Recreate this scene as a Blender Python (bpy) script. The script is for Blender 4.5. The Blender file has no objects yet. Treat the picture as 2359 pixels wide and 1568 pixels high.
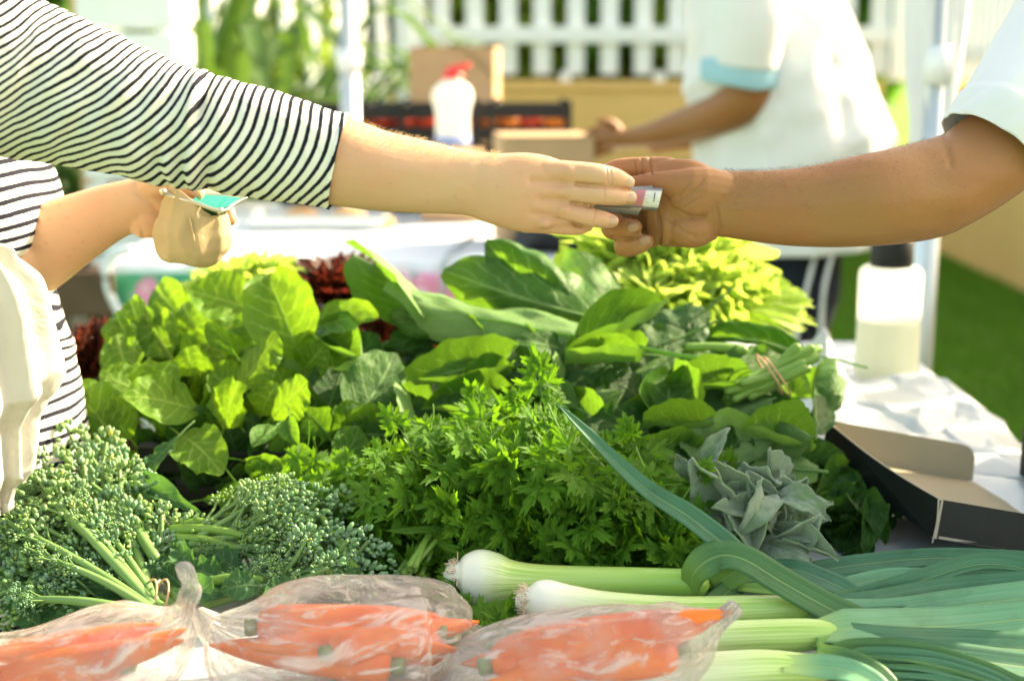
import bpy, bmesh, math, random
import numpy as np
from mathutils import Vector, Matrix, noise
SC = bpy.context.scene
COL = SC.collection
# ------------------------------------------------------------------ camera, sky, sun, exposure
CAM = Vector((0, 0, 1.32)); PITCH = math.radians(11.4); LENS = 50.0
F = 2359*LENS/36.0; CX, CY = 1179.5, 784.0        # photograph measured on a 2359 x 1568 grid
cd = bpy.data.cameras.new('camera'); cam = bpy.data.objects.new('camera', cd); COL.objects.link(cam)
cam.location = CAM; cam.rotation_euler = (math.pi/2-PITCH, 0, 0)
cd.lens = LENS; cd.sensor_width = 36; cd.clip_start = .05; cd.clip_end = 600
cd.dof.use_dof = True; cd.dof.focus_distance = 1.45; cd.dof.aperture_fstop = 3.2; cd.dof.aperture_blades = 0
SC.camera = cam
SUN_EL, SUN_AZ = math.radians(30), math.radians(63)      # azimuth measured from +Y towards +X
sdir = Vector((math.sin(SUN_AZ)*math.cos(SUN_EL), math.cos(SUN_AZ)*math.cos(SUN_EL), math.sin(SUN_EL)))
w = bpy.data.worlds.new('World'); SC.world = w; w.use_nodes = True
wn = w.node_tree; sky = wn.nodes.new('ShaderNodeTexSky'); sky.sky_type = 'NISHITA'; sky.sun_disc = False
sky.sun_elevation = SUN_EL; sky.sun_rotation = SUN_AZ; sky.air_density = 1.0; sky.dust_density = 2.5; sky.ozone_density = .6
bg = wn.nodes['Background']; bg.inputs[1].default_value = .15; wb = wn.nodes.new('ShaderNodeMix'); wb.data_type = 'RGBA'; wb.blend_type = 'MULTIPLY'; wb.inputs[0].default_value = 1; wb.inputs[7].default_value = (1.17, 1.0, .74, 1)
wn.links.new(sky.outputs[0], wb.inputs[6]); wn.links.new(wb.outputs[2], bg.inputs[0])
sl = bpy.data.lights.new('sun', 'SUN'); sl.energy = 4.1; sl.angle = math.radians(.5); sl.color = (1, .86, .60)
so = bpy.data.objects.new('sun', sl); COL.objects.link(so); so.rotation_euler = (-sdir).to_track_quat('-Z', 'Y').to_euler()
so.location = (6, 8, 8)
SC.view_settings.view_transform = 'Standard'; SC.view_settings.look = 'None'; SC.view_settings.gamma = 1
SC.view_settings.exposure = 2.2
SC.cycles.max_bounces = 8; SC.cycles.transparent_max_bounces = 16; SC.cycles.transmission_bounces = 6; SC.cycles.diffuse_bounces = 4
SC.cycles.sample_clamp_indirect = 6

# ------------------------------------------------------------------ pixel -> place helpers
_fw = Vector((0, math.cos(PITCH), -math.sin(PITCH))); _up = Vector((0, math.sin(PITCH), math.cos(PITCH)))
def ray(px, py): return Vector((1, 0, 0))*((px-CX)/F) + _up*((CY-py)/F) + _fw
def P(px, py, Y):
    r = ray(px, py); return CAM + r*(Y/r.y)
def PZ(px, py, z):
    r = ray(px, py); return CAM + r*((z-CAM.z)/r.z)
def mpp(Y): return Y/F*1.0

# ------------------------------------------------------------------ objects
def tag(o, label=None, cat=None, group=None, kind=None):
    if label: o['label'] = label
    if cat: o['category'] = cat
    if group: o['group'] = group
    if kind: o['kind'] = kind
    return o
WM = {}
def thing(name, loc, label, cat, group=None):
    o = bpy.data.objects.new(name, None); COL.objects.link(o); o.location = loc; o.empty_display_size = .05
    WM[o.name] = Matrix.Translation(loc); return tag(o, label, cat, group)
def link(o, parent=None, M=None):
    COL.objects.link(o); M = M or Matrix(); WM[o.name] = M
    if parent: o.parent = parent; o.matrix_basis = WM[parent.name].inverted() @ M
    else: o.matrix_basis = M
    return o
class G:
    def __init__(s): s.v = []; s.f = []; s.uv = []; s.mi = []
    def add(s, v, f, uv=None, mi=0):
        k = len(s.v); s.v += [tuple(p) for p in v]; s.f += [tuple(i+k for i in q) for q in f]
        s.uv += [tuple(t) for t in uv] if uv is not None else [(0.5, 0.5)]*len(v)
        s.mi += [mi]*len(f); return s
    def box(s, c, d, mi=0, rz=0, rx=0):
        R = Matrix.Rotation(rz, 3, 'Z') @ Matrix.Rotation(rx, 3, 'X'); c = Vector(c); v = []
        for x in (-.5, .5):
            for y in (-.5, .5):
                for z in (-.5, .5): v.append(c + R @ Vector((x*d[0], y*d[1], z*d[2])))
        return s.add(v, [(0,1,3,2), (4,6,7,5), (0,4,5,1), (2,3,7,6), (0,2,6,4), (1,5,7,3)], None, mi)
    def mesh(s, name, mats, smooth=True):
        m = bpy.data.meshes.new(name); m.from_pydata(s.v, [], s.f)
        if not isinstance(mats, (list, tuple)): mats = [mats]
        for a in mats: m.materials.append(a)
        ul = m.uv_layers.new(name='UVMap'); li = np.empty(len(m.loops), int); m.loops.foreach_get('vertex_index', li)
        ul.data.foreach_set('uv', np.array(s.uv, float)[li].ravel())
        m.polygons.foreach_set('use_smooth', [smooth]*len(m.polygons)); m.polygons.foreach_set('material_index', s.mi)
        m.update(); return m
    def obj(s, name, mats, parent=None, smooth=True, bevel=0, solid=0):
        o = bpy.data.objects.new(name, s.mesh(name, mats, smooth)); link(o, parent)
        if solid:
            q = o.modifiers.new('t', 'SOLIDIFY'); q.thickness = solid; q.offset = 0
        if bevel:
            b = o.modifiers.new('b', 'BEVEL'); b.width = bevel; b.segments = 2; b.limit_method = 'ANGLE'
        return o
def cr(pts, n):
    p = np.array([list(a) for a in pts], float)
    if len(p) == 2: return p[0] + (p[1]-p[0])*np.linspace(0, 1, n)[:, None]
    q = np.vstack([2*p[0]-p[1], p, 2*p[-1]-p[-2]]); out = []
    for t in np.linspace(0, len(p)-1-1e-9, n):
        i = int(t); u = t-i; a, b, c, d = q[i], q[i+1], q[i+2], q[i+3]
        out.append(.5*((2*b) + (-a+c)*u + (2*a-5*b+4*c-d)*u*u + (-a+3*b-3*c+d)*u**3))
    return np.array(out)
def loft(ctrl, n=40, m=24, up=(0, 0, 1), cap=True, disp=None, resample=True):
    """ctrl rows x,y,z,ra,rb: ra is the radius along up, rb across"""
    c = cr([(*r[:3], r[3], r[4] if len(r) > 4 else r[3]) for r in ctrl], n) if resample else np.array(ctrl, float)
    n = len(c); T = np.gradient(c[:, :3], axis=0); T /= np.linalg.norm(T, axis=1)[:, None]+1e-12
    U = np.array(up, float); A = U - (T@U)[:, None]*T; A /= np.linalg.norm(A, axis=1)[:, None]+1e-12
    B = np.cross(T, A); rows = []
    if cap:
        for ph in (1.35, .95, .5): rows.append((c[0, :3]-T[0]*math.sin(ph)*min(c[0, 3], c[0, 4]), math.cos(ph), 0))
    for i in range(n): rows.append((c[i, :3], 1, i))
    if cap:
        for ph in (.5, .95, 1.35): rows.append((c[-1, :3]+T[-1]*math.sin(ph)*min(c[-1, 3], c[-1, 4]), math.cos(ph), n-1))
    V = []; UV = []
    for k, (p, s, i) in enumerate(rows):
        for j in range(m):
            th = 2*math.pi*j/m; d = 1 + (disp(i/(n-1), th) if disp else 0)
            V.append(p + (A[i]*c[i, 3]*math.cos(th) + B[i]*c[i, 4]*math.sin(th))*s*d); UV.append((j/m, i/(n-1)))
    Fc = []; R = len(rows)
    for k in range(R-1):
        for j in range(m): Fc.append((k*m+j, k*m+(j+1) % m, (k+1)*m+(j+1) % m, (k+1)*m+j))
    if cap: Fc.append(tuple(reversed(range(m)))); Fc.append(tuple(range((R-1)*m, R*m)))
    return V, Fc, UV
def tube(g, pts, r0, r1=None, n=10, m=8, mi=0, up=(0, 0, 1), uv=None):
    r1 = r0 if r1 is None else r1; k = len(pts)
    v, f, u = loft([(*p[:3], r0+(r1-r0)*i/(k-1)) for i, p in enumerate(pts)], n, m, up)
    return g.add(v, f, uv=[uv]*len(v) if uv else u, mi=mi)
def ellip(g, c, r, m=16, n=10, mi=0, R=None):
    c = Vector(c); v = []; f = []
    for i in range(n+1):
        a = math.pi*i/n
        for j in range(m):
            t = 2*math.pi*j/m; q = Vector((r[0]*math.sin(a)*math.cos(t), r[1]*math.sin(a)*math.sin(t), r[2]*math.cos(a)))
            v.append(c + (R @ q if R else q))
    for i in range(n):
        for j in range(m): f.append((i*m+j, (i+1)*m+j, (i+1)*m+(j+1) % m, i*m+(j+1) % m))
    return g.add(v, f, mi=mi)
def lathe(g, c, prof, m=24, mi=0, axis=(0, 0, 1), disp=None):
    ax = Vector(axis).normalized(); x = ax.orthogonal().normalized(); y = ax.cross(x); c = Vector(c); v = []; f = []; uv = []
    for i, (h, r) in enumerate(prof):
        for j in range(m):
            t = 2*math.pi*j/m; d = 1+(disp(i/(len(prof)-1), t) if disp else 0)
            v.append(c + ax*h + (x*math.cos(t)+y*math.sin(t))*r*d); uv.append((j/m, i/(len(prof)-1)))
    for i in range(len(prof)-1):
        for j in range(m): f.append((i*m+j, i*m+(j+1) % m, (i+1)*m+(j+1) % m, (i+1)*m+j))
    f.append(tuple(reversed(range(m)))); f.append(tuple(range((len(prof)-1)*m, len(prof)*m)))
    return g.add(v, f, uv, mi)
def remesh(g, voxel, it=4):
    m = bpy.data.meshes.new('tmp'); m.from_pydata(g.v, [], g.f); o = bpy.data.objects.new('tmp', m); COL.objects.link(o)
    r = o.modifiers.new('r', 'REMESH'); r.mode = 'VOXEL'; r.voxel_size = voxel
    s = o.modifiers.new('s', 'SMOOTH'); s.factor = .5; s.iterations = it
    dg = bpy.context.evaluated_depsgraph_get(); e = o.evaluated_get(dg).to_mesh()
    V = np.empty(len(e.vertices)*3); e.vertices.foreach_get('co', V); V = V.reshape(-1, 3)
    Fc = [tuple(p.vertices) for p in e.polygons]
    N = np.empty(len(e.vertices)*3); e.vertices.foreach_get('normal', N); N = N.reshape(-1, 3)
    bpy.data.objects.remove(o); bpy.data.meshes.remove(m); return V, Fc, N
def fbm(p, s=1, o=3):
    return noise.fractal(Vector(p)*s, 1, 2, o)

# ------------------------------------------------------------------ materials
class NT:
    def __init__(s, name):
        s.m = bpy.data.materials.new(name); s.m.use_nodes = True; s.t = s.m.node_tree; s.t.nodes.clear()
        s.out = s.t.nodes.new('ShaderNodeOutputMaterial')
    def n(s, t, ins=None, **pr):
        x = s.t.nodes.new('ShaderNode'+t)
        for k, v in pr.items(): setattr(x, k, v)
        for k, v in (ins or {}).items():
            if isinstance(v, bpy.types.NodeSocket): s.t.links.new(v, x.inputs[k])
            else:
                if isinstance(v, tuple) and len(v) == 3 and x.inputs[k].type == 'RGBA': v = (*v, 1)
                x.inputs[k].default_value = v
        return x
    def math(s, op, a, b=0, c=0, clamp=False):
        x = s.n('Math', {0: a, 1: b, 2: c}, operation=op); x.use_clamp = clamp; return x.outputs[0]
    def mix(s, f, a, b): return s.n('Mix', {0: f, 6: a, 7: b}, data_type='RGBA').outputs[2]
    def ramp(s, x, a, b): return s.n('MapRange', {0: x, 1: a, 2: b, 3: 0.0, 4: 1.0}, interpolation_type='SMOOTHSTEP').outputs[0]
    def noise(s, scale, detail=3, vec=None, dist=0, rough=.55):
        i = {'Scale': scale, 'Detail': detail, 'Distortion': dist, 'Roughness': rough}
        if vec is not None: i['Vector'] = vec
        return s.n('TexNoise', i).outputs[0]
    def obj(s): return s.n('TexCoord').outputs['Object']
    def uv(s):
        x = s.n('SeparateXYZ', {0: s.n('UVMap').outputs[0]}); return x.outputs[0], x.outputs[1]
    def bump(s, h, st=.3, d=.002): return s.n('Bump', {'Height': h, 'Strength': st, 'Distance': d}).outputs[0]
    def bsdf(s, col, rough=.5, spec=.4, nrm=None, **kw):
        i = {'Base Color': col, 'Roughness': rough, 'Specular IOR Level': spec}
        if nrm is not None: i['Normal'] = nrm
        for k, v in kw.items(): i[k.replace('_', ' ')] = v
        return s.n('BsdfPrincipled', i).outputs[0]
    def end(s, sh): s.t.links.new(sh, s.out.inputs[0]); return s.m
def plain(name, col, rough=.5, spec=.4, var=.12, scale=20, bump=.15, bd=.001, transl=0, tcol=None, **kw):
    a = NT(name); v = a.noise(scale, 4, a.obj())
    c = a.mix(v, tuple(x*(1-var) for x in col), tuple(min(1, x*(1+var)) for x in col))
    sh = a.bsdf(c, rough, spec, a.bump(a.noise(scale*6, 3, a.obj()), bump, bd), **kw)
    if transl:
        sh = a.n('MixShader', {0: transl, 1: sh, 2: a.n('BsdfTranslucent', {0: tcol or col}).outputs[0]}).outputs[0]
    return a.end(sh)
def leafmat(name, top, back, vein, tr, transl=.38, rough=.42, spec=.22, nveins=7, slope=.7, veinw=.11, ribw=.085, fuzz=0, blot=.25, vb=.5, edge=None):
    """procedural leaf: midrib and side veins from uv, paler underside, light passing through"""
    a = NT(name); u, v = a.uv(); au = a.math('MULTIPLY', a.math('ABSOLUTE', a.math('SUBTRACT', u, .5)), 2)
    wob = a.math('MULTIPLY', a.math('SUBTRACT', a.noise(5, 2), .5), .9)
    rib = a.math('SUBTRACT', 1, a.ramp(a.math('ADD', au, a.math('MULTIPLY', v, .03)), ribw*.4, ribw))
    q = a.math('FRACT', a.math('ADD', a.math('SUBTRACT', a.math('MULTIPLY', v, nveins), a.math('MULTIPLY', au, slope*nveins*.3)), wob))
    dv = a.math('ABSOLUTE', a.math('SUBTRACT', q, .5))
    side = a.math('MULTIPLY', a.math('SUBTRACT', 1, a.ramp(dv, veinw*.3, veinw)), a.math('SUBTRACT', 1, a.ramp(au, .7, 1.0)))
    vor = a.n('TexVoronoi', {'Vector': a.n('UVMap').outputs[0], 'Scale': 26.0}, feature='DISTANCE_TO_EDGE').outputs[0]
    net = a.math('SUBTRACT', 1, a.ramp(vor, 0.0, .12))
    oi = a.n('ObjectInfo').outputs['Random']
    nz = a.noise(14, 4, a.obj())
    c = a.mix(a.math('MULTIPLY', a.ramp(nz, .3, .75), blot*2), top, tuple(x*.62 for x in top))
    c = a.mix(a.math('MULTIPLY', oi, .5), c, (top[0]*1.5, top[1]*1.25, top[2]*.8))
    c = a.mix(a.n('NewGeometry').outputs['Backfacing'], c, back)
    vm = a.math('MAXIMUM', rib, a.math('MULTIPLY', side, .7))
    c = a.mix(a.math('MULTIPLY', net, .2), c, vein)
    c = a.mix(a.math('MULTIPLY', vm, .9), c, vein)
    sp = a.noise(38, 3, a.obj()); c = a.mix(a.math('MULTIPLY', a.ramp(sp, .70, .76), .55), c, (.16, .12, .03))
    if edge: c = a.mix(a.ramp(a.math('ADD', au, a.math('MULTIPLY', nz, .2)), .6, 1.1), c, edge)
    h = a.math('ADD', a.math('MULTIPLY', vm, vb), a.math('MULTIPLY', net, -.25)); h = a.math('ADD', h, a.math('MULTIPLY', a.noise(11, 3, a.n('UVMap').outputs[0]), 1.1))
    if fuzz: h = a.math('ADD', h, a.math('MULTIPLY', a.noise(90, 4, a.n('UVMap').outputs[0]), fuzz))
    kw = {'Sheen_Weight': .8, 'Sheen_Roughness': .5} if fuzz else {}
    sh = a.bsdf(c, rough+.06, spec, a.bump(h, .6, .0025), **kw)
    tc = a.mix(vm, tr, tuple(min(1, x*1.5) for x in tr)); tc = a.mix(a.math('MULTIPLY', a.ramp(nz, .3, .8), .5), tc, tuple(x*.55 for x in tr))
    return a.end(a.n('MixShader', {0: transl, 1: sh, 2: a.n('BsdfTranslucent', {0: tc}).outputs[0]}).outputs[0])

# ================================================================== SETTING
M = {}
a = NT('lawn'); n1 = a.noise(1.6, 5, a.obj()); n2 = a.noise(60, 4, a.obj())
c = a.mix(a.ramp(n1, .35, .7), (.08, .18, .010), (.14, .26, .020)); c = a.mix(a.ramp(n2, .55, .8), c, (.16, .2, .05))
c = a.mix(a.math('MULTIPLY', a.ramp(a.noise(.9, 3, a.obj()), .58, .72), .6), c, (.26, .17, .06)); c = a.mix(a.math('MULTIPLY', a.ramp(a.noise(4.5, 3, a.obj()), .5, .7), .6), c, (.20, .30, .03))
M['lawn'] = a.end(a.bsdf(c, .8, .2, a.bump(n2, .8, .02)))
M['blade'] = plain('grass_blade', (.10, .23, .012), .5, .3, .4, 3, transl=.4, tcol=(.2, .4, .03))
a = NT('wall_render'); n1 = a.noise(1.2, 5, a.obj()); n2 = a.noise(45, 5, a.obj())
c = a.mix(a.ramp(n1, .3, .75), (.70, .43, .15), (.78, .50, .19)); c = a.mix(a.ramp(n2, .55, .75), c, (.58, .37, .14))
M['wall'] = a.end(a.bsdf(c, .85, .2, a.bump(n2, .4, .006)))
M['white_wood'] = plain('white_painted_wood', (.76, .78, .77), .45, .4, .06, 6)
M['white_metal'] = plain('white_metal', (.72, .74, .76), .35, .5, .05, 6)
M['grey_metal'] = plain('grey_metal_tube', (.52, .56, .58), .35, .5, .08, 8, Metallic=.5)
M['black_plastic'] = plain('black_plastic', (.008, .009, .009), .5, .3, .3, 30)
M['card'] = plain('cardboard', (.47, .31, .17), .8, .2, .1, 12, .3)
M['white_cloth'] = plain('white_cloth', (.76, .78, .80), .8, .2, .04, 9, .25, transl=.15)
M['wood_tan'] = plain('tan_timber', (.55, .36, .2), .7, .25, .15, 8)
M['trunk'] = plain('bark', (.12, .08, .05), .9, .1, .3, 10, .6, .01)

def structure(o, name): o['kind'] = 'structure'; return o
g = G(); S = 150
g.add([(-S, -20, 0), (S, -20, 0), (S, 260, 0), (-S, 260, 0)], [(0, 1, 2, 3)])
structure(g.obj('ground', M['lawn'], smooth=False), 'ground')
# blades of grass where the lawn shows between the tables
rng = random.Random(3); g = G()
def blades(x0, x1, y0, y1, n):
    for _ in range(n):
        x, y = rng.uniform(x0, x1), rng.uniform(y0, y1); h = rng.uniform(.02, .06); t = rng.uniform(0, 6.28); wd = .003
        dx, dy = math.cos(t)*wd, math.sin(t)*wd; lx, ly = rng.gauss(0, .02), rng.gauss(0, .02)
        g.add([(x-dx, y-dy, 0), (x+dx, y+dy, 0), (x+lx*.5+dx*.7, y+ly*.5, h*.6), (x+lx, y+ly, h)], [(0, 1, 2), (0, 2, 3)])
blades(1.2, 2.85, 4.2, 9.5, 26000); blades(-3.4, -.6, 3.6, 8, 22000)
tag(g.obj('lawn_grass', M['blade'], smooth=False), 'short green lawn grass around the market stalls', 'grass', kind='stuff')

# --- rendered retaining walls with the white fence on top
WZ = 1.12; WX = 2.87; WY = 10.5
def wall(name, label, c, d, cap):
    o = thing(name, (c[0], c[1], 0), label, 'wall')
    G().box(c, d).obj('wall_body', M['wall'], o, False, .01)
    G().box((c[0], c[1], c[2]+d[2]/2+.03), cap).obj('coping', M['wall'], o, False, .012)
    return o
wall('garden_wall', 'tan rendered wall across the back below the white fence', (-1.1, WY+.13, WZ/2-.03), (7.6, .24, WZ-.06), (7.6, .3, .06))
wall('garden_wall', 'tan rendered wall running along the right side beside the lawn', (WX+.13, 4.6, WZ/2-.03), (.24, 11.7, WZ-.06), (.3, 11.7, .06))
def picket_run(root, a, b, n, z0, h, wd, th):
    a, b = Vector(a), Vector(b); d = (b-a); rz = math.atan2(d.y, d.x); g = G().box((0, 0, h/2), (wd, th, h))
    m = g.mesh('picket', M['white_wood'], False)
    for i in range(n):
        o = bpy.data.objects.new('picket', m); p = a + d*((i+.5)/n)
        link(o, root, Matrix.Translation((p.x, p.y, z0)) @ Matrix.Rotation(rz, 4, 'Z'))
fz = WZ+.06
f1 = thing('picket_fence', (0, WY+.1, WZ), 'white picket fence on the back wall with green bushes behind', 'fence')
x0, x1 = P(975, 100, WY).x, 2.8
picket_run(f1, (x0, WY+.1, 0), (x1, WY+.1, 0), 14, P(1200, 172, WY).z, 1.25, .125, .03)
for z in (P(1200, 80, WY).z, P(1200, 80, WY).z+.72): G().box(((x0+x1)/2, WY+.065, z), (x1-x0, .04, .115)).obj('rail', M['white_wood'], f1, False, .004)
for x in (x0-.06, x1+.02): G().box((x, WY+.09, WZ+.7), (.13, .13, 1.4)).obj('post', M['white_wood'], f1, False, .006)
for i in range(5):
    x = x0 + (x1-x0)*(i+.5)/5; G().box((x, WY+.105, WZ+.035), (.08, .08, .07)).obj('foot', M['white_wood'], f1, False)
f2 = thing('picket_fence', (WX+.1, 5, WZ), 'white fence with close upright slats on the right hand wall', 'fence')
picket_run(f2, (WX+.1, 10.2, 0), (WX+.1, 1.5, 0), 66, fz-.03, 1.2, .085, .03)
for z in (WZ+.2, WZ+.95): G().box((WX+.14, 5.85, z), (.04, 8.7, .09)).obj('rail', M['white_wood'], f2, False, .004)
# sloping white stair railing at the left end of the fence
f3 = thing('stair_railing', (x0-.4, WY-1, 0), 'white sloping stair railing left of the picket fence', 'railing')
xa = x0-.15
for i in range(9):
    t = i/8; x = xa-.95*t; y = WY-.15-2.2*t; z1 = 1.55-.15*t; zb = .95-.75*t
    G().box((x, y, (z1+zb)/2+.25), (.09, .035, z1-zb+.9), rz=.9).obj('baluster', M['white_wood'], f3, False)
g = G(); tube(g, [(xa+.02, WY-.15, 1.22), (xa-.95, WY-2.35, .62)], .05, .05, 4, 8); g.obj('rail', M['white_wood'], f3)
g = G(); tube(g, [(xa+.02, WY-.15, 1.98), (xa-.95, WY-2.35, 1.62)], .05, .05, 4, 8); g.obj('rail', M['white_wood'], f3)
for t in (0, 1):
    G().box((xa-.95*t+.03, WY-.15-2.2*t, .85), (.11, .11, 1.7+.4*(1-t))).obj('post', M['white_wood'], f3, False, .006)

# --- bushes behind the fence: every leaf clump is a small face
M['bush'] = [leafmat('bush_leaf%d' % i, c, tuple(x*1.2 for x in c), tuple(x*1.5 for x in c), t, .45, .5) for i, (c, t) in enumerate([((.07, .16, .018), (.28, .52, .03)), ((.05, .13, .018), (.18, .42, .03)), ((.09, .15, .02), (.38, .52, .04))])]
def bush(name, label, c, r, n, mat, seed, ls=.1, trunk=True, group=None, cat='bush'):
    rg = random.Random(seed); o = thing(name, (c[0], c[1], 0), label, cat, group); g = G()
    lob = [(Vector((rg.uniform(-.6, .6)*r[0], rg.uniform(-.6, .6)*r[1], rg.uniform(-.5, .6)*r[2])), rg.uniform(.35, .6)) for _ in range(9)]
    for _ in range(n):
        lc, lr = rg.choice(lob); d = Vector((rg.gauss(0, 1), rg.gauss(0, 1), rg.gauss(0, 1))).normalized()*(rg.random()**.35)*lr
        p = Vector(c) + lc + Vector((d.x*r[0], d.y*r[1], d.z*r[2])); 
        if p.z < .03: continue
        q = Vector((rg.gauss(0, 1), rg.gauss(0, 1), rg.gauss(0, .7))).normalized(); s = ls*rg.uniform(.6, 1.3)
        x = q.orthogonal().normalized(); x.rotate(Matrix.Rotation(rg.uniform(0, 6.28), 3, q)); y = q.cross(x)
        g.add([p-x*s, p-y*s*.35+q*s*.1, p+x*s, p+y*s*.35+q*s*.1], [(0, 1, 2, 3)], [(.5, 0), (0, .5), (.5, 1), (1, .5)])
    g.obj('crown', mat, o)
    g = G()
    for k in range(4):
        e = Vector(c)+Vector((rg.uniform(-.5, .5)*r[0], rg.uniform(-.4, .4)*r[1], rg.uniform(-.2, .3)*r[2])); b = Vector((c[0]+rg.uniform(-.05, .05), c[1]+rg.uniform(-.05, .05), 0))
        tube(g, [b, b.lerp(e, .5)+Vector((rg.uniform(-.1, .1), 0, .1)), e], .05, .015, 8, 7)
    g.obj('trunk', M['trunk'], o); return o
for i, (px, zc, rx, rz, mt, lab) in enumerate([
    (1010, 1.5, 1.0, .9, 2, 'yellow green bush behind the left end of the picket fence'), (1190, 1.7, .9, 1.1, 0, 'bright green bush behind the fence right of the cardboard box'),
    (1330, 1.4, .9, .8, 1, 'dark green low bush behind the middle of the fence'), (1480, 1.8, 1.0, 1.2, 1, 'tall dark bush behind the fence near the man in white'),
    (1620, 1.35, .8, .7, 2, 'lime green sunny bush behind the fence at the man\'s elbow'), (1850, 1.9, 1.2, 1.3, 1, 'big dark bush behind the man in the white shirt'), (2200, 2.2, 1.4, 1.5, 1, 'tall bush beyond the far right corner of the walls')]):
    c = P(px, 100, WY+1.5+.25*(i % 3)); bush('garden_bush', lab, (c.x, c.y, zc), (rx, .7, rz), 5200, M['bush'][mt], 40+i, .10, group='bushes behind the white fence')

for i, (px, zc, rx, rz, mt, lab) in enumerate([(880, 1.6, .9, 1.2, 1, 'dark bush behind the stair railing'), (720, 1.5, 1.0, 1.2, 0, 'green bush beyond the pale canopy pole'), (560, 1.7, 1.0, 1.4, 1, 'dark bush beyond the strap leaf plants'), (400, 1.6, 1.0, 1.3, 0, 'green bush beyond the white slatted crate'), (230, 1.7, 1.0, 1.4, 1, 'dark bush at the far upper left')]):
    c = P(px, 100, WY+1.1+.2*(i % 2)); bush('garden_bush', lab, (c.x, c.y, zc), (rx, .6, rz), 4600, M['bush'][mt], 60+i, .10, group='bushes beyond the left wall')
# --- strappy plants, timber and a slatted white chair at the upper left
M['strap'] = leafmat('strap_leaf', (.05, .11, .022), (.07, .13, .035), (.10, .17, .04), (.15, .28, .03), .3, nveins=0, veinw=.01)
def ribbon(p, wdt, nrm, mi=0, fold=.15, n=14, tipw=.1, basew=.6, g=None, taper=.6, nu=5, uvx=1):
    """a long leaf blade along a path with a V fold and real edges"""
    g = g or G(); c = cr(p, n); T = np.gradient(c, axis=0); V = []; UV = []; Fc = []
    for i in range(n):
        t = Vector(T[i]).normalized(); nn = Vector(nrm(i/(n-1)) if callable(nrm) else nrm); nn = (nn-t*nn.dot(t)).normalized(); x = t.cross(nn); v = i/(n-1)
        wi = wdt*(basew+(1-basew)*min(1, v/.25))*(1 if v < taper else max(tipw, 1-((v-taper)/max(1e-6, 1-taper))**1.6*(1-tipw)))
        for j in range(nu):
            u = j/(nu-1)*2-1; V.append(Vector(c[i])+x*u*wi/2+nn*(abs(u)*fold*wi)); UV.append((j/(nu-1), v))
    for i in range(n-1):
        for j in range(nu-1): Fc.append((i*nu+j, i*nu+j+1, (i+1)*nu+j+1, (i+1)*nu+j))
    return g.add(V, Fc, UV, mi)
def strappy(label, c, n, L, wd, seed):
    rg = random.Random(seed); o = thing('strap_leaf_plant', c, label, 'plant', 'strap leaved plants at the upper left')
    for i in range(n):
        t = rg.uniform(0, 6.28); out = rg.uniform(.15, .75)*L; h = L*rg.uniform(.6, 1.0); d = Vector((math.cos(t), math.sin(t), 0)); c0 = Vector(c)+d*.05
        g = ribbon([c0, c0+d*out*.3+Vector((0, 0, h*.55)), c0+d*out*.7+Vector((0, 0, h*.9)), c0+d*out*1.2+Vector((0, 0, h*rg.uniform(.55, 1.0)))], wd*rg.uniform(.7, 1.2), d+Vector((0, 0, .4)), n=12)
        g.obj('leaf_blade', M['strap'], o)
for i, (px, Y, n, L, wd, lab) in enumerate([(500, 5.8, 34, 1.7, .075, 'tall clump of green strap leaves behind the outstretched striped sleeve'), (600, 6.6, 26, 1.7, .085, 'arching strap leaf plant left of the pale canopy pole'), (380, 7.2, 34, 2.1, .09, 'strap leaf clump behind the white slatted crate'), (240, 6.6, 30, 1.2, .08, 'low dark strap leaf clump beyond the left forearm'), (680, 8.2, 20, 1.6, .08, 'far strap leaf clump in front of the tan wall')]):
    c = P(px, 300, Y); strappy(lab, (c.x, c.y, 0), n, L, wd, 70+i)
bush('garden_bush', 'yellowish green shrub at the left under the tan wall', (-3.1, 9.3, .8), (1.3, .6, .9), 2200, M['bush'][0], 55, .08)
bush('garden_bush', 'bushy shrub with yellow tips in front of the back wall', (-1.9, 9.6, 1.2), (.9, .5, 1.1), 1800, M['bush'][2], 56, .08)
# stack of white slatted crates and a tan timber post
cc = P(320, 70, 5.0); o = thing('slatted_crate_stack', (cc.x, cc.y, 0), 'tall white slatted crate at the upper left behind the sleeve', 'crate')
wd = 210*mpp(5.0); zt = P(320, 12, 5).z
for i in range(12):
    z = zt-.025-i*.125
    for sx, dd in ((0, (wd, .02, .105)), ):
        G().box((cc.x, cc.y-.17, z), dd).obj('slat', M['white_wood'], o, False, .003); G().box((cc.x, cc.y+.17, z), dd).obj('slat', M['white_wood'], o, False, .003)
    for s in (-1, 1): G().box((cc.x+s*(wd/2-.012), cc.y, z), (.02, .318, .105)).obj('slat', M['white_wood'], o, False, .003)
for sx in (-1, 1):
    for sy in (-1, 1): G().box((cc.x+sx*(wd/2-.045), cc.y+sy*.137, zt/2-.01), (.04, .04, zt-.04)).obj('post', M['white_wood'], o, False)
c = P(195, 60, 5.4); o = thing('timber_post', (c.x, c.y, 0), 'tan timber post beside the white slatted crate', 'post')
G().box((c.x, c.y, 1.1), (.075, .075, 2.2)).obj('post_body', M['wood_tan'], o, False, .004); G().box((c.x-.15, c.y+.02, 2.0), (.55, .03, .09)).obj('crosspiece', M['wood_tan'], o, False, .003)

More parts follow.
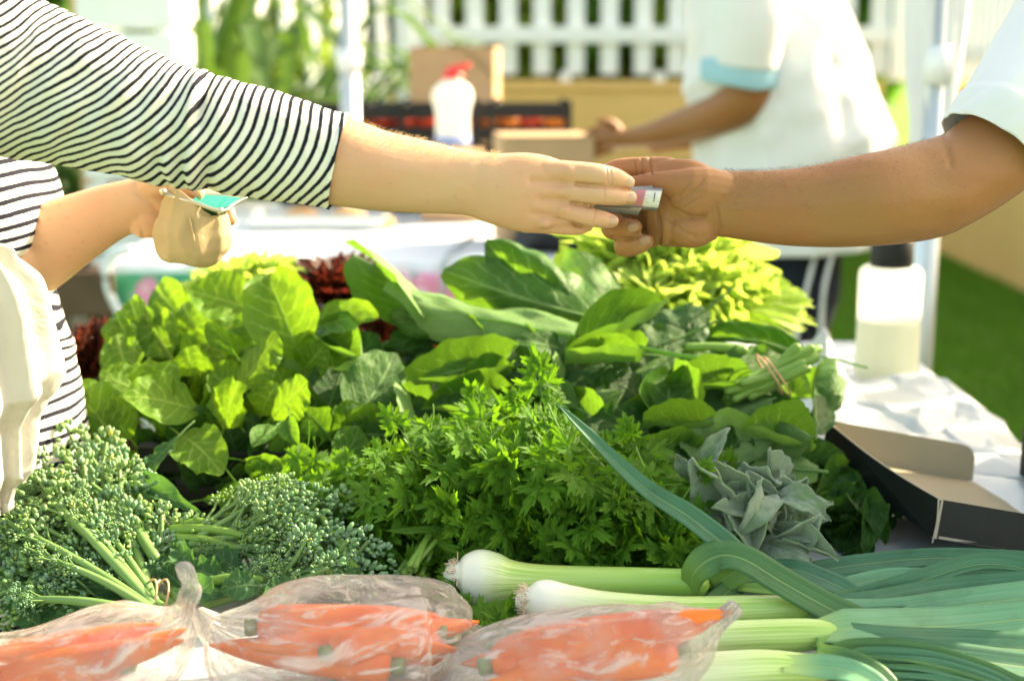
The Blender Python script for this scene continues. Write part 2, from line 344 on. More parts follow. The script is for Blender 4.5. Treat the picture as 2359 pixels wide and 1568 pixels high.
# --- canopy poles
def pole(label, px, py, Y, r, ztop=2.4, wrap=None):
    c = P(px, py, Y); o = thing('canopy_pole', (c.x, c.y, 0), label, 'pole'); c.z = 0
    g = G(); lathe(g, c, [(0, r), (1.3, r), (1.3005, r*.86), (ztop, r*.86)], 16); g.obj('tube', M['grey_metal'], o)
    g = G(); lathe(g, c, [(1.26, r*1.25), (1.335, r*1.25)], 16); g.obj('collar', M['white_metal'], o)
    G().box((c.x, c.y, .006), (.13, .13, .012)).obj('foot_plate', M['grey_metal'], o, False, .002)
    if wrap:
        rg = random.Random(5); g = G()
        v, f, u = loft([(c.x+x, c.y, z, .02, b) for x, z, b in wrap], 40, 40, (0, 1, 0), True, lambda t, th: .22*math.sin(th*7+t*4)+.15*math.sin(th*3-t*9))
        g.add(v, f, u); g.obj('rolled_curtain', M['white_cloth'], o)
    return o
pole('pale grey canopy pole behind the striped sleeve', 803, 100, 4.9, .033)
pole('white canopy pole with rolled curtain on the right behind the vendor\'s arm', 2134, 560, 2.9, .026, 2.4, [(-.012, 2.3, .05), (-.012, 1.8, .055), (-.008, 1.4, .05), (.0, 1.15, .038), (.004, 1.04, .026)])

# ================================================================== PEOPLE
def skinmat(name, col, red, dark, rough=.5, sss=.06):
    a = NT(name); n1 = a.noise(9, 4, a.obj()); n2 = a.noise(120, 3, a.obj()); n3 = a.noise(420, 2, a.obj())
    c = a.mix(a.ramp(n1, .3, .75), col, red); c = a.mix(a.math('MULTIPLY', a.ramp(n2, .60, .76), .35), c, dark); c = a.mix(a.math('MULTIPLY', a.ramp(a.noise(55, 2, a.obj()), .70, .76), .25), c, dark)
    h = a.math('ADD', a.math('MULTIPLY', n3, .6), a.math('ADD', n2, a.math('MULTIPLY', n1, 3)))
    return a.end(a.bsdf(c, rough, .35, a.bump(h, .22, .0012), Subsurface_Weight=sss, Subsurface_Radius=(.006, .0028, .0015), Subsurface_Scale=1.0))
M['skin_f'] = skinmat('fair_skin', (.545, .345, .20), (.56, .295, .165), (.42, .21, .11))
M['skin_m'] = skinmat('tanned_skin', (.285, .140, .046), (.30, .125, .045), (.19, .085, .028), .55)
M['skin_b'] = skinmat('brown_skin', (.26, .115, .035), (.27, .105, .03), (.19, .08, .025), .5)
M['nail_f'] = plain('fair_nail', (.56, .33, .21), .3, .5, .05, 40, 0)
M['nail_m'] = plain('tanned_nail', (.30, .17, .085), .35, .5, .05, 40, 0)
a = NT('striped_jersey'); s, h = a.uv()
wv = a.math('MULTIPLY', a.math('SUBTRACT', a.noise(260, 2, a.obj()), .5), .10)
q = a.math('ABSOLUTE', a.math('SUBTRACT', a.math('FRACT', a.math('ADD', s, wv)), .5))
st = a.math('SUBTRACT', 1, a.ramp(q, .175, .21)); kn = a.noise(900, 2, a.obj())
c = a.mix(st, (.80, .78, .70), (.005, .006, .016)); c = a.mix(a.math('MULTIPLY', kn, .04), c, (.45, .43, .4))
sh = a.bsdf(c, .9, .15, a.bump(kn, .15, .0008))
M['stripe'] = a.end(a.n('MixShader', {0: .12, 1: sh, 2: a.n('BsdfTranslucent', {0: a.mix(st, (.75, .72, .62), (.004, .004, .01))}).outputs[0]}).outputs[0])
def cotton(name, col, t=.2): return plain(name, col, .85, .15, .04, 10, .3, .001, t, col)
M['shirt_white'] = cotton('white_shirt_cotton', (.78, .79, .79)); M['blue_lining'] = cotton('blue_shirt_lining', (.33, .55, .66), .1)
M['denim'] = plain('dark_denim', (.012, .016, .026), .85, .2, .3, 60, .4); M['hair_b'] = plain('brown_hair', (.06, .035, .02), .5, .4, .3, 60, .6, .003)
M['khaki'] = plain('dark_trousers', (.05, .05, .055), .85, .2, .2, 30, .3)
M['eye'] = plain('eye_white', (.22, .18, .15), .2, .5, 0, 10, 0)

def hand_px(Y0):
    return lambda px, py, dy=0: P(px, py, Y0+dy)
def chain(g, H, Y0, pts, m=16, n=14, up=(0, 0, 1)):
    k = Y0/F
    v, f, u = loft([(*H(a, b, c), r*k, (r2 if r2 else r*.92)*k) for a, b, c, r, r2 in [(*p, None)[:5] for p in pts]], n, m, up); g.add(v, f)
def crease(V, N, Y0, lines):
    """press skin folds into the mesh along polylines given in picture coordinates on the camera side"""
    V = V.copy(); d = V-np.array(CAM); r = np.array(_fw); zc = d@r; sx = CX+F*d[:, 0]/zc; sy = CY-F*(d@np.array(_up))/zc
    front = N[:, 1] < .35
    for pts, wd, dep in lines:
        q = cr(pts, 30); best = np.full(len(V), 1e9)
        for i in range(29):
            a, b = q[i], q[i+1]; ab = b-a; t = np.clip(((sx-a[0])*ab[0]+(sy-a[1])*ab[1])/(ab@ab+1e-9), 0, 1)
            best = np.minimum(best, np.hypot(sx-a[0]-t*ab[0], sy-a[1]-t*ab[1]))
        V -= N*(np.exp(-(best/wd)**2)*dep*front)[:, None]
    return V
def head(g, c, face, s=1.0):
    """cranium, jaw, nose, ears and neck, turned towards face"""
    fx = Vector(face).normalized(); sd = Vector((0, 0, 1)).cross(fx); R = Matrix((fx, sd, Vector((0, 0, 1)))).transposed(); c = Vector(c)
    def e(o, r): ellip(g, c+R@(Vector(o)*s), [x*s for x in r], 20, 14, R=R)
    e((0, 0, .03), (.098, .078, .10)); e((.02, 0, -.045), (.075, .062, .075)); e((.05, 0, -.09), (.035, .035, .03))
    e((.10, 0, -.02), (.022, .013, .022)); e((.092, 0, .01), (.012, .01, .035)); e((.088, 0, -.063), (.014, .026, .009))
    for k in (-1, 1): e((-.01, k*.08, -.005), (.016, .01, .032)); e((.082, k*.033, .033), (.015, .022, .008))
    v, f, u = loft([(*(c+R@Vector((-.02, 0, -.06))*s), .055*s), (*(c+R@Vector((-.035, 0, -.22))*s), .062*s)], 8, 18, (0, 1, 0)); g.add(v, f)
def hair(root, c, face, s, mat, long=0):
    fx = Vector(face).normalized(); sd = Vector((0, 0, 1)).cross(fx); R = Matrix((fx, sd, Vector((0, 0, 1)))).transposed(); g = G()
    ellip(g, Vector(c)+R@Vector((-.018, 0, .045))*s, (.098*s, .086*s, .10*s), 24, 14, R=R)
    if long: ellip(g, Vector(c)+R@Vector((-.07, 0, -.05))*s, (.05*s, .075*s, .16*s), 20, 12, R=R)
    g.v = [tuple(Vector(p)+Vector(p).normalized()*.004*fbm(p, 40)) for p in g.v]; g.obj('hair', mat, root)
    for k in (-1, 1):
        e = G(); ellip(e, Vector(c)+R@Vector((.084, k*.033, .018))*s, (.012*s,)*3, 12, 8); e.obj('eye', M['eye'], root)
def nail(root, p, d, n, L, W, mat):
    """thin curved plate lying on a fingertip: d points to the tip, n away from the finger"""
    d = Vector(d).normalized(); n = Vector(n); n = (n-d*n.dot(d)).normalized(); x = d.cross(n); V = []; Fc = []; K = 7
    for i in range(K):
        t = i/(K-1)*2-1; ww = W*(1-abs(t)**4*.35)
        for j in range(K):
            u = j/(K-1)*2-1; V.append(Vector(p)+d*t*L/2+x*u*ww/2-n*(u*u*W*.22+t*t*L*.06))
    for i in range(K-1):
        for j in range(K-1): Fc.append((i*K+j, (i+1)*K+j, (i+1)*K+j+1, i*K+j+1))
    G().add(V, Fc).obj('fingernail', mat, root, solid=.0006)
def armhair(root, ctrl, n, L, wd, mat, seed, arc, t0=0, t1=1):
    rg = random.Random(seed); c = cr(ctrl, 400); g = G(); T = np.gradient(c[:, :3], axis=0)
    for _ in range(n):
        i = int((t0+(t1-t0)*rg.random())*399); th = rg.uniform(*arc); t = Vector(T[i]).normalized(); A = Vector((0, 0, 1)); A = (A-t*A.dot(t)).normalized(); B = t.cross(A)
        o = A*math.cos(th)+B*math.sin(th); p = Vector(c[i, :3])+A*math.cos(th)*c[i, 3]*.985+B*math.sin(th)*c[i, 4]*.985
        d = (o*rg.uniform(.3, 1.1)+t*rg.uniform(.1, 1.0)*(1 if rg.random() < .8 else -1)+Vector((rg.gauss(0, .25), rg.gauss(0, .25), rg.gauss(0, .25)))).normalized(); l = L*rg.uniform(.5, 1.2); s = Vector((0, -1, .3)).cross(d).normalized()*wd
        m = p+d*l*.55+o*.0006; e = p+d*l+t*l*.25-o*l*.15
        g.add([p-s, p+s, m+s*.7, e, m-s*.7], [(0, 1, 2, 4), (4, 2, 3)])
    o = g.obj('arm_hair', mat, root, False); o['kind'] = 'stuff'

# ---------------------------------------------------------------- the customer in the striped top
YA = 1.34; H = hand_px(YA); W_ = thing('person', (-.68, 1.62, 0), 'person in a navy and white striped top reaching out with a banknote', 'person')
g = G(); k = YA/F
FA = [(660, 342, .0, 84, 76), (720, 356, 0, 93, 86), (780, 372, 0, 101, 92), (880, 395, 0, 92, 82), (960, 406, 0, 85, 70), (1040, 417, 0, 76, 56), (1095, 424, 0, 75, 52), (1140, 434, 0, 82, 50), (1195, 442, 0, 91, 48), (1250, 447, .001, 90, 44), (1300, 452, .002, 76, 36), (1335, 452, .004, 58, 26)]
fa = [(*H(a, b, c), r*k, q*k) for a, b, c, r, q in FA]
v, f, u = loft(fa, 70, 40); g.add(v, f)
for fg in ([(1255, 400, -.004, 34, 24), (1320, 399, -.004, 29), (1375, 403, -.006, 27), (1418, 410, -.003, 23), (1447, 421, .003, 17)],
           [(1260, 440, -.006, 32, 24), (1320, 445, -.006, 26), (1385, 449, -.008, 25), (1425, 453, -.005, 22), (1453, 456, 0, 17)],
           [(1240, 478, -.004, 32, 24), (1295, 487, -.004, 26), (1345, 497, -.006, 24), (1385, 504, -.004, 21), (1412, 509, 0, 16)],
           [(1210, 508, .0, 30, 22), (1265, 517, .002, 22), (1305, 524, .004, 19), (1335, 524, .010, 17), (1355, 520, .018, 13)],
           [(1130, 395, .012, 44, 40), (1200, 405, .028, 36, 34), (1280, 425, .036, 29), (1350, 445, .036, 27), (1415, 458, .030, 19)]):
    chain(g, H, YA, fg)
for kx, ky, r in ((1312, 396, 24), (1318, 440, 24), (1298, 482, 22), (1255, 512, 20)):
    ellip(g, H(kx, ky, -.008), (r*k, .008, r*k*.8), 14, 10)
V, Fc, N = remesh(g, .00125, 5)
V = V+N*np.array([.0012*fbm((p[0]*10, p[1]*14, p[2]*24), 1, 3) for p in V])[:, None]
V = crease(V, N, YA, [([(1328, 424), (1400, 431), (1458, 436)], 3.5, .0034), ([(1318, 468), (1370, 476), (1425, 482)], 3.5, .0034), ([(1285, 505), (1340, 521)], 3.5, .0028),
    ([(1398, 386), (1402, 425)], 1.8, .0011), ([(1406, 388), (1409, 428)], 1.8, .0011), ([(1390, 434), (1393, 470)], 1.8, .0011), ([(1440, 440), (1442, 468)], 1.6, .0004), ([(1372, 482), (1366, 516)], 1.8, .0011),
    ([(1108, 356), (1096, 420), (1104, 480)], 16, .0006), ([(1300, 462), (1245, 460)], 10, .0026), ([(1292, 421), (1225, 418)], 10, .0024), ([(1278, 500), (1225, 492)], 9, .002)])
B = G(); B.add(V, Fc)
# left arm and hand that hold the purse
YL = 1.62; HL = hand_px(YL); kl = YL/F; g = G()
FL = [(-60, 640, -.05, 105, 100), (60, 590, 0, 100, 92), (140, 545, 0, 88, 80), (230, 500, 0, 70, 60), (290, 478, 0, 62, 48), (340, 472, .002, 66, 42), (400, 470, .006, 70, 34), (440, 470, .012, 58, 26)]
v, f, u = loft([(*HL(a, b, c), r*kl, q*kl) for a, b, c, r, q in FL], 50, 32); g.add(v, f)
for fg in ([(350, 430, -.006, 36, 30), (395, 424, -.012, 25), (430, 432, -.016, 22), (455, 446, -.016, 17)], [(420, 440, .014, 27, 22), (470, 452, .03, 22), (515, 472, .03, 20), (530, 505, .024, 17)],
           [(415, 470, .018, 27, 22), (465, 495, .034, 22), (505, 520, .034, 20), (515, 545, .026, 16)], [(410, 500, .018, 26, 22), (450, 530, .032, 21), (482, 552, .032, 19), (490, 575, .026, 15)], [(385, 520, .014, 26, 20), (415, 548, .026, 19), (440, 566, .028, 17), (450, 585, .024, 14)],
           [(330, 510, -.006, 40, 30), (375, 520, -.004, 30, 24)]):
    chain(g, HL, YL, fg)
V, Fc, N = remesh(g, .0017, 5); V = crease(V, N, YL, [([(318, 500), (330, 540)], 4, .001), ([(310, 440), (350, 470), (372, 500)], 6, .0015)]); B.add(V, Fc)
# torso, neck, head, legs: one coarse skin under the clothes
g = G(); hc = (-.69, 1.61, 1.53); fx = (.95, .1, -.15); head(g, hc, fx)
v, f, u = loft([(-.69, 1.62, .62, .12, .135), (-.69, 1.62, .85, .13, .135), (-.69, 1.62, 1.05, .115, .13), (-.685, 1.62, 1.2, .12, .15), (-.69, 1.62, 1.31, .09, .16), (-.69, 1.61, 1.38, .05, .07)], 30, 28, (1, 0, 0)); g.add(v, f)
for s in (-1, 1):
    v, f, u = loft([(-.69, 1.62+s*.085, .72, .085), (-.68, 1.62+s*.09, .45, .062), (-.69, 1.62+s*.09, .25, .055), (-.70, 1.62+s*.09, .08, .038), (-.70, 1.62+s*.09, .035, .04)], 24, 18, (1, 0, 0)); g.add(v, f)
    v, f, u = loft([(-.74, 1.62+s*.09, .04, .035), (-.63, 1.62+s*.1, .03, .04, .045), (-.54, 1.62+s*.105, .02, .02, .04)], 14, 16); g.add(v, f)
sh = H(-60, 150, .02); el = Vector(fa[0][:3])
v, f, u = loft([(-.69, 1.54, 1.30, .055), (*sh, .05), (*H(220, 232, 0), .045), (*H(480, 306, 0), .036), (*el, .032)], 24, 16); g.add(v, f)
v, f, u = loft([(-.69, 1.70, 1.30, .055), (-.68, 1.78, 1.26, .052), (-.67, 1.78, 1.13, .045), (*HL(-60, 640, -.05), .045)], 20, 16); g.add(v, f)
V, Fc, N = remesh(g, .008, 3); B.add(V, Fc); B.obj('body', M['skin_f'], W_)
hair(W_, hc, fx, 1, M['hair_b'], 1)
for (a, b, c, d) in ((1449, 420, -.0035, (1, 0, -.25)), (1453, 456, -.0065, (1, 0, 0)), (1412, 508, -.0058, (1, 0, -.1))):
    nail(W_, H(a, b, c-.0030), d, (.28, -1, .12), .010, .0085, M['nail_f'])
armhair(W_, fa, 900, .006, .00013, plain('blond_arm_hair', (.75, .55, .3), .4, .4, .1, 20, 0), 5, (-.75, .9), .12, .62)
# sleeve: loft with folds, stripes follow the length of the arm and lean towards the shoulder
SL = [(-190, 130, -.02, 190, 165), (-60, 150, -.01, 195, 165), (80, 190, 0, 178, 150), (220, 232, 0, 158, 135), (360, 277, 0, 140, 122), (480, 306, 0, 130, 116), (600, 331, 0, 124, 108), (700, 354, 0, 115, 102), (782, 373, 0, 107, 97)]
n, m = 300, 110; c = cr([(*H(a, b, d), r*k, q*k) for a, b, d, r, q in SL], n)
T = np.gradient(c[:, :3], axis=0); seg = np.linalg.norm(T, axis=1); Ln = np.cumsum(seg); Ln -= Ln[0]; T /= seg[:, None]; tot = Ln[-1]
A = np.array([0, 0, 1.])-T[:, 2:3]*T; A /= np.linalg.norm(A, axis=1)[:, None]; Bv = np.cross(T, A)
folds = [(.665, .9, .006, .0052, -.12), (.69, -1.3, .007, .0060, .10), (.64, .2, .006, .0028, .2), (.60, -.3, .008, .0035, .35), (.56, .6, .007, .0030, .25), (.52, -.9, .010, .0030, -.25), (.47, .4, .010, .0036, .4), (.40, -.4, .012, .0034, .4), (.33, .5, .013, .0036, .5), (.24, 0, .016, .004, .5), (.60, -1.6, .008, .004, -.3), (.73, .7, .008, .0022, -.1), (.78, -1., .010, .0018, .1), (.54, -1.9, .008, .003, -.4)]
V = []; UV = []; Fc = []
for i in range(n):
    t = i/(n-1)
    for j in range(m):
        th = 2*math.pi*j/m; ca, sa = math.cos(th), math.sin(th); hh = ca*c[i, 3]; ang = math.asin(max(-1, min(1, ca))) if True else 0
        dr = 0
        for (tc, ac, wd, am, sl_) in folds:
            lim = math.exp(-((ang-ac*.6)/.75)**2)*(1 if sa > -.3 else .4)
            x = Ln[i]-tc*tot-sl_*hh; dr += 1.5*am*lim*(math.exp(-(x/wd)**2)-.75*math.exp(-((x-wd*1.5)/(wd*.9))**2))
        p3 = c[i, :3]*np.array([9, 9, 9]); dr += .0016*fbm((p3[0]*2.2, sa*1.2, ca*1.6+t*5), 1.3) + .0005*fbm((p3[0]*20, sa*6, ca*6), 1)
        if t > .985: dr += .0012
        r1, r2 = c[i, 3]+dr, c[i, 4]+dr
        V.append(c[i, :3]+A[i]*ca*r1+Bv[i]*sa*r2)
        kk = .30+.75*max(0, min(1, (.80-t)/.45)); per = .0088+.0016*max(0, min(1, (.7-t)/.3))
        sh_ = hh+.004*fbm((Ln[i]*16, hh*22, 3), 1)*max(0, 1-t)
        UV.append(((Ln[i]-kk*sh_-.016*sa*sa)/.0100, ang))
for i in range(n-1):
    for j in range(m): Fc.append((i*m+j, i*m+(j+1) % m, (i+1)*m+(j+1) % m, (i+1)*m+j))
G().add(V, Fc, UV).obj('sleeve', M['stripe'], W_, solid=.0012)
# trunk of the top: stacked rings with bust, waist folds and belly
ZR = [(.60, -.86, -.535, .17), (.72, -.86, -.53, .165), (.80, -.855, -.522, .16), (.86, -.85, -.512, .155), (.91, -.845, -.512, .152), (.97, -.84, -.524, .148), (1.03, -.835, -.536, .145), (1.06, -.83, -.543, .145), (1.082, -.83, -.558, .145), (1.094, -.83, -.544, .147), (1.115, -.83, -.530, .15), (1.145, -.83, -.523, .153), (1.18, -.83, -.530, .155), (1.215, -.83, -.550, .158), (1.27, -.83, -.585, .158), (1.31, -.81, -.61, .14), (1.35, -.77, -.64, .10), (1.375, -.75, -.65, .07)]
q = cr(ZR, 190); m = 130; V = []; UV = []; Fc = []
for i, (z, xb, xf, hw) in enumerate(q):
    for j in range(m):
        th = 2*math.pi*j/m; x = math.cos(th); y = math.sin(th); e = .8
        xx = (xf+xb)/2+(xf-xb)/2*math.copysign(abs(x)**e, x); yy = 1.62+hw*math.copysign(abs(y)**e, y)
        fr = max(0, x); bust = math.exp(-((z-1.145)/.05)**2)*fr*fr*.5*(abs(y)-.45)*.05
        fold = .010*math.exp(-((z-1.055-.03*y)/.012)**2)*fr-.008*math.exp(-((z-1.032-.05*y)/.010)**2)*fr+.006*math.exp(-((z-1.0+.06*y)/.012)**2)*fr
        fold += .004*fbm((xx*5, yy*5, z*9), 1.5)*(1 if z < 1.1 else .3)
        V.append((xx+bust+fold, yy+(-.0 if y < 0 else 0), z)); UV.append(((z-.012*x-.02*fbm((xx*3, yy*3, z*2), 1)*.3+fold*.8+(.10*(xx-xb) if z < 1.1 else -.06*(xx-xf)))/.0135, 0))
for i in range(len(q)-1):
    for j in range(m): Fc.append((i*m+j, i*m+(j+1) % m, (i+1)*m+(j+1) % m, (i+1)*m+j))
G().add(V, Fc, UV).obj('top', M['stripe'], W_, solid=.0012)
v, f, u = loft([(-.69, 1.72, 1.305, .075, .07), (-.68, 1.785, 1.26, .068), (-.67, 1.785, 1.14, .06), (-.665, 1.78, 1.10, .058)], 40, 40); G().add(v, f, [(b*22+.08*a, 0) for a, b in u]).obj('far_sleeve', M['stripe'], W_)
def trousers(root, c, mat, s=1.0, zt=.84, r=.165):
    g = G(); v, f, u = loft([(c[0], c[1], .62*s, r, r+.01), (c[0], c[1], .72*s, r, r+.01), (c[0], c[1], zt, r*.95, r)], 14, 28, (1, 0, 0)); g.add(v, f)
    for k_ in (-1, 1):
        v, f, u = loft([(c[0], c[1]+k_*.085, .74*s, .095), (c[0], c[1]+k_*.09, .45*s, .08), (c[0], c[1]+k_*.09, .09, .07)], 20, 20, (1, 0, 0)); g.add(v, f)
    V, Fc, N = remesh(g, .009, 3); V = [tuple(np.array(p)+nn*.006*fbm(p, 9)) for p, nn in zip(V, N)]; G().add(V, Fc).obj('trousers', mat, root)
trousers(W_, (-.70, 1.62), M['denim'], .98, .78, .140)
ss = H(-190, 130, -.02); v, f, u = loft([(-.71, 1.60, 1.26, .125), (-.67, 1.51, 1.285, .108), (-.62, 1.42, 1.30, .092), (*(ss+Vector((.02, -.01, 0))), .079)], 40, 60); G().add(v, f, [(b*20+.3*a, 0) for a, b in u]).obj('shoulder', M['stripe'], W_)
# ---------------------------------------------------------------- the vendor whose arm comes in from the right
YV = 1.378; H = hand_px(YV); k = YV/F
V_ = thing('person', (.95, 1.74, 0), 'person with tanned hairy forearm and white short sleeve taking the money', 'person')
g = G()
VA = [(2500, 60, .16, 130, 124), (2430, 170, .11, 120, 114), (2350, 296, .07, 112, 108), (2270, 370, .05, 112, 106), (2200, 412, .035, 112, 106), (2120, 441, .02, 115, 104), (2010, 460, 0, 107, 96), (1900, 473, 0, 96, 84), (1800, 475, 0, 87, 72), (1720, 472, 0, 80, 60), (1665, 468, 0, 77, 54), (1625, 469, 0, 91, 50), (1585, 468, 0, 101, 46), (1545, 468, .004, 102, 40), (1512, 466, .008, 94, 32)]
va = [(*H(a, b, c), r*k, q*k) for a, b, c, r, q in VA]; v, f, u = loft(va, 90, 44); g.add(v, f)
for fg in ([(1540, 392, .012, 32, 28), (1480, 387, .020, 27), (1425, 390, .026, 25), (1385, 410, .022, 22), (1370, 435, .016, 18)],            # index, behind her fingers
           [(1530, 440, .016, 32, 28), (1450, 455, .032, 25), (1405, 476, .028, 24), (1398, 500, .012, 22), (1420, 510, .0, 19)],             # middle
           [(1525, 497, .016, 32, 28), (1455, 505, .032, 26), (1412, 518, .022, 25), (1412, 527, .002, 25), (1445, 527, -.012, 24), (1462, 524, -.014, 19)],
           [(1525, 540, .012, 30, 26), (1470, 552, .028, 26), (1440, 563, .018, 26), (1442, 566, -.002, 26), (1472, 561, -.014, 24), (1490, 556, -.015, 19)],
           [(1740, 458, .0, 40, 34), (1690, 450, -.002, 48, 40), (1645, 440, -.008, 52, 42), (1600, 432, -.014, 48, 40), (1550, 425, -.012, 34, 30), (1500, 420, -.004, 25, 22), (1462, 424, .004, 21, 18), (1425, 432, .010, 16, 14)]):  # thumb
    chain(g, H, YV, fg)
ellip(g, H(1600, 448, -.010), (62*k, .020, 62*k), 18, 12); ellip(g, H(1592, 530, -.008), (56*k, .017, 42*k), 18, 12); ellip(g, H(1535, 520, .0), (22*k, .016, 50*k), 14, 10)
V, Fc, N = remesh(g, .00125, 5)
V = V+N*np.array([.0016*fbm((p[0]*9, p[1]*14, p[2]*22), 1, 3) for p in V])[:, None]
V = crease(V, N, YV, [([(1512, 480), (1520, 530), (1518, 576)], 3.2, .0035), ([(1555, 482), (1590, 500), (1622, 500)], 4, .0032), ([(1560, 470), (1600, 440), (1620, 415)], 2.5, .0012), ([(1575, 480), (1615, 455)], 2.5, .001), ([(1565, 455), (1590, 425)], 2.2, .001),
    ([(1652, 480), (1658, 520), (1655, 548)], 3.5, .0018), ([(1640, 480), (1646, 540)], 3, .0008), ([(1462, 372), (1468, 402)], 2.2, .0016), ([(1478, 366), (1482, 405)], 2.2, .0016), ([(1496, 362), (1502, 402)], 2.4, .002), ([(1410, 548), (1450, 550), (1490, 540)], 3, .003), ([(1535, 500), (1570, 530), (1600, 545)], 4, .0012),
    ([(1448, 500), (1440, 525)], 1.6, .0006), ([(1470, 536), (1466, 566)], 1.6, .0006), ([(2175, 300), (2190, 380)], 9, .0015)])
B = G(); B.add(V, Fc); g = G(); hc = (.96, 1.74, 1.62); fx = (-.95, -.1, -.15); head(g, hc, fx, 1.06)
v, f, u = loft([(.95, 1.74, .7, .15, .17), (.95, 1.74, .9, .14, .17), (.95, 1.74, 1.1, .13, .17), (.95, 1.74, 1.3, .13, .19), (.96, 1.74, 1.41, .09, .17), (.96, 1.74, 1.47, .05, .07)], 30, 28, (1, 0, 0)); g.add(v, f)
v, f, u = loft([(.96, 1.70, 1.40, .06), (*va[0][:3], .06), (*va[1][:3], .05)], 12, 16); g.add(v, f)
v, f, u = loft([(.95, 1.84, 1.39, .06), (.96, 1.97, 1.36, .055), (1.01, 1.99, 1.12, .045), (.94, 2.0, .92, .035), (.91, 2.0, .84, .04, .02), (.90, 2.0, .78, .02)], 26, 16, (1, 0, 0)); g.add(v, f)
for s in (-1, 1):
    v, f, u = loft([(.95, 1.74+s*.09, .75, .09), (.95, 1.74+s*.095, .45, .065), (.95, 1.74+s*.095, .08, .04)], 20, 18, (1, 0, 0)); g.add(v, f)
    v, f, u = loft([(.99, 1.74+s*.09, .045, .036), (.87, 1.74+s*.1, .035, .04, .045), (.78, 1.74+s*.105, .025, .02, .04)], 14, 16); g.add(v, f)
V, Fc, N = remesh(g, .008, 3); B.add(V, Fc); B.obj('body', M['skin_m'], V_); hair(V_, hc, fx, 1.06, M['hair_b'])
nail(V_, H(1458, 525, -.0222), (1, 0, .25), (.35, -1, .1), .011, .0105, M['nail_m']); nail(V_, H(1486, 556, -.0232), (1, 0, .3), (.35, -1, .1), .011, .0105, M['nail_m'])
armhair(V_, va, 2600, .0045, .00006, plain('dark_arm_hair', (.10, .06, .035), .5, .4, .1, 20, 0), 8, (-1.70, .9), .32, .72)
# white short sleeve with a turned hem, cut on the slant
n, m = 60, 80; SLV = [(2283, 345, .05, 132, 126), (2325, 285, .06, 138, 132), (2390, 195, .10, 150, 142), (2480, 70, .16, 170, 160), (2560, -40, .22, 175, 168)]
c = cr([(*H(a, b, d), r*k, q*k) for a, b, d, r, q in SLV], n); V = []; Fc = []
T = np.gradient(c[:, :3], axis=0); T /= np.linalg.norm(T, axis=1)[:, None]; A = np.array([0, 0, 1.])-T[:, 2:3]*T; A /= np.linalg.norm(A, axis=1)[:, None]; Bv = np.cross(T, A)
for i in range(n):
    for j in range(m):
        th = 2*math.pi*j/m; dr = .004*fbm((c[i, 0]*9, math.cos(th)*1.4, math.sin(th)*1.4), 1.2) + (.0022 if i < 14 else 0)
        V.append(c[i, :3]+A[i]*math.cos(th)*(c[i, 3]+dr)+Bv[i]*math.sin(th)*(c[i, 4]+dr)+T[i]*(.0))
for i in range(n-1):
    for j in range(m): Fc.append((i*m+j, i*m+(j+1) % m, (i+1)*m+(j+1) % m, (i+1)*m+j))
G().add(V, Fc).obj('sleeve', M['shirt_white'], V_, solid=.0016)
def shirt(root, rings, mat, up=(1, 0, 0), am=.006, name='shirt'):
    v, f, u = loft(rings, 70, 90, up, False); v = [Vector(p)+Vector((p[0]-rings[0][0], p[1]-rings[0][1], 0)).normalized()*am*(fbm(p, 7)+.5*math.sin(13*math.atan2(p[1]-rings[0][1], p[0]-rings[0][0]))*max(0, 1.25-p[2])) for p in v]
    G().add(v, f, u).obj(name, mat, root, solid=.0016)
shirt(V_, [(.95, 1.74, .72, .19, .21), (.95, 1.74, .9, .18, .20), (.95, 1.74, 1.15, .165, .2), (.955, 1.74, 1.32, .15, .21), (.96, 1.74, 1.42, .11, .18), (.96, 1.74, 1.475, .065, .085)], M['shirt_white'])
v, f, u = loft([(.95, 1.86, 1.40, .075), (.955, 1.97, 1.37, .075), (.99, 1.99, 1.2, .07)], 20, 30, (1, 0, 0), False); G().add(v, f).obj('far_sleeve', M['shirt_white'], V_, solid=.0016)
trousers(V_, (.95, 1.74), M['khaki'], 1.05, .85, .185)
ss = H(2560, -40, .22); v, f, u = loft([(*(ss+Vector((-.02, -.01, -.02))), .076), (.80, 1.65, 1.425, .088), (.88, 1.69, 1.40, .105), (.95, 1.74, 1.33, .12)], 30, 50); G().add(v, f).obj('shoulder', M['shirt_white'], V_)

# ---------------------------------------------------------------- the man in white behind
YB = 3.95; H = hand_px(YB); k = YB/F
xb = P(1790, 300, YB).x; Bm = thing('person', (xb, YB, 0), 'person in a loose white shirt with rolled sleeve working at the far stall', 'person')
g = G(); hc = (xb-.02, YB-.02, 1.62); fx = (-.85, .4, -.3); head(g, hc, fx, 1.06)
BA = [(1730, -60, -.20, 62, 60), (1735, 60, -.21, 58, 56), (1725, 180, -.20, 55, 52), (1708, 232, -.19, 52, 50), (1660, 262, -.14, 48, 46), (1580, 290, -.04, 44, 40), (1510, 310, .02, 36, 30), (1460, 318, .06, 30, 22), (1430, 322, .08, 38, 20), (1395, 326, .10, 40, 18)]
v, f, u = loft([(*H(a, b, c), r*k, q*k) for a, b, c, r, q in BA], 50, 24, (0, -1, .3)); g.add(v, f)
for fg in ([(1400, 300, .10, 12), (1370, 300, .11, 10), (1350, 318, .11, 8)], [(1398, 315, .10, 12), (1362, 318, .11, 10), (1345, 335, .11, 8)], [(1400, 330, .10, 12), (1365, 338, .11, 10), (1350, 352, .11, 8)], [(1405, 345, .10, 11), (1378, 354, .11, 9), (1366, 366, .11, 7)], [(1425, 300, .08, 14), (1405, 282, .06, 11), (1380, 280, .05, 9)]): chain(g, H, YB, fg, 10, 8)
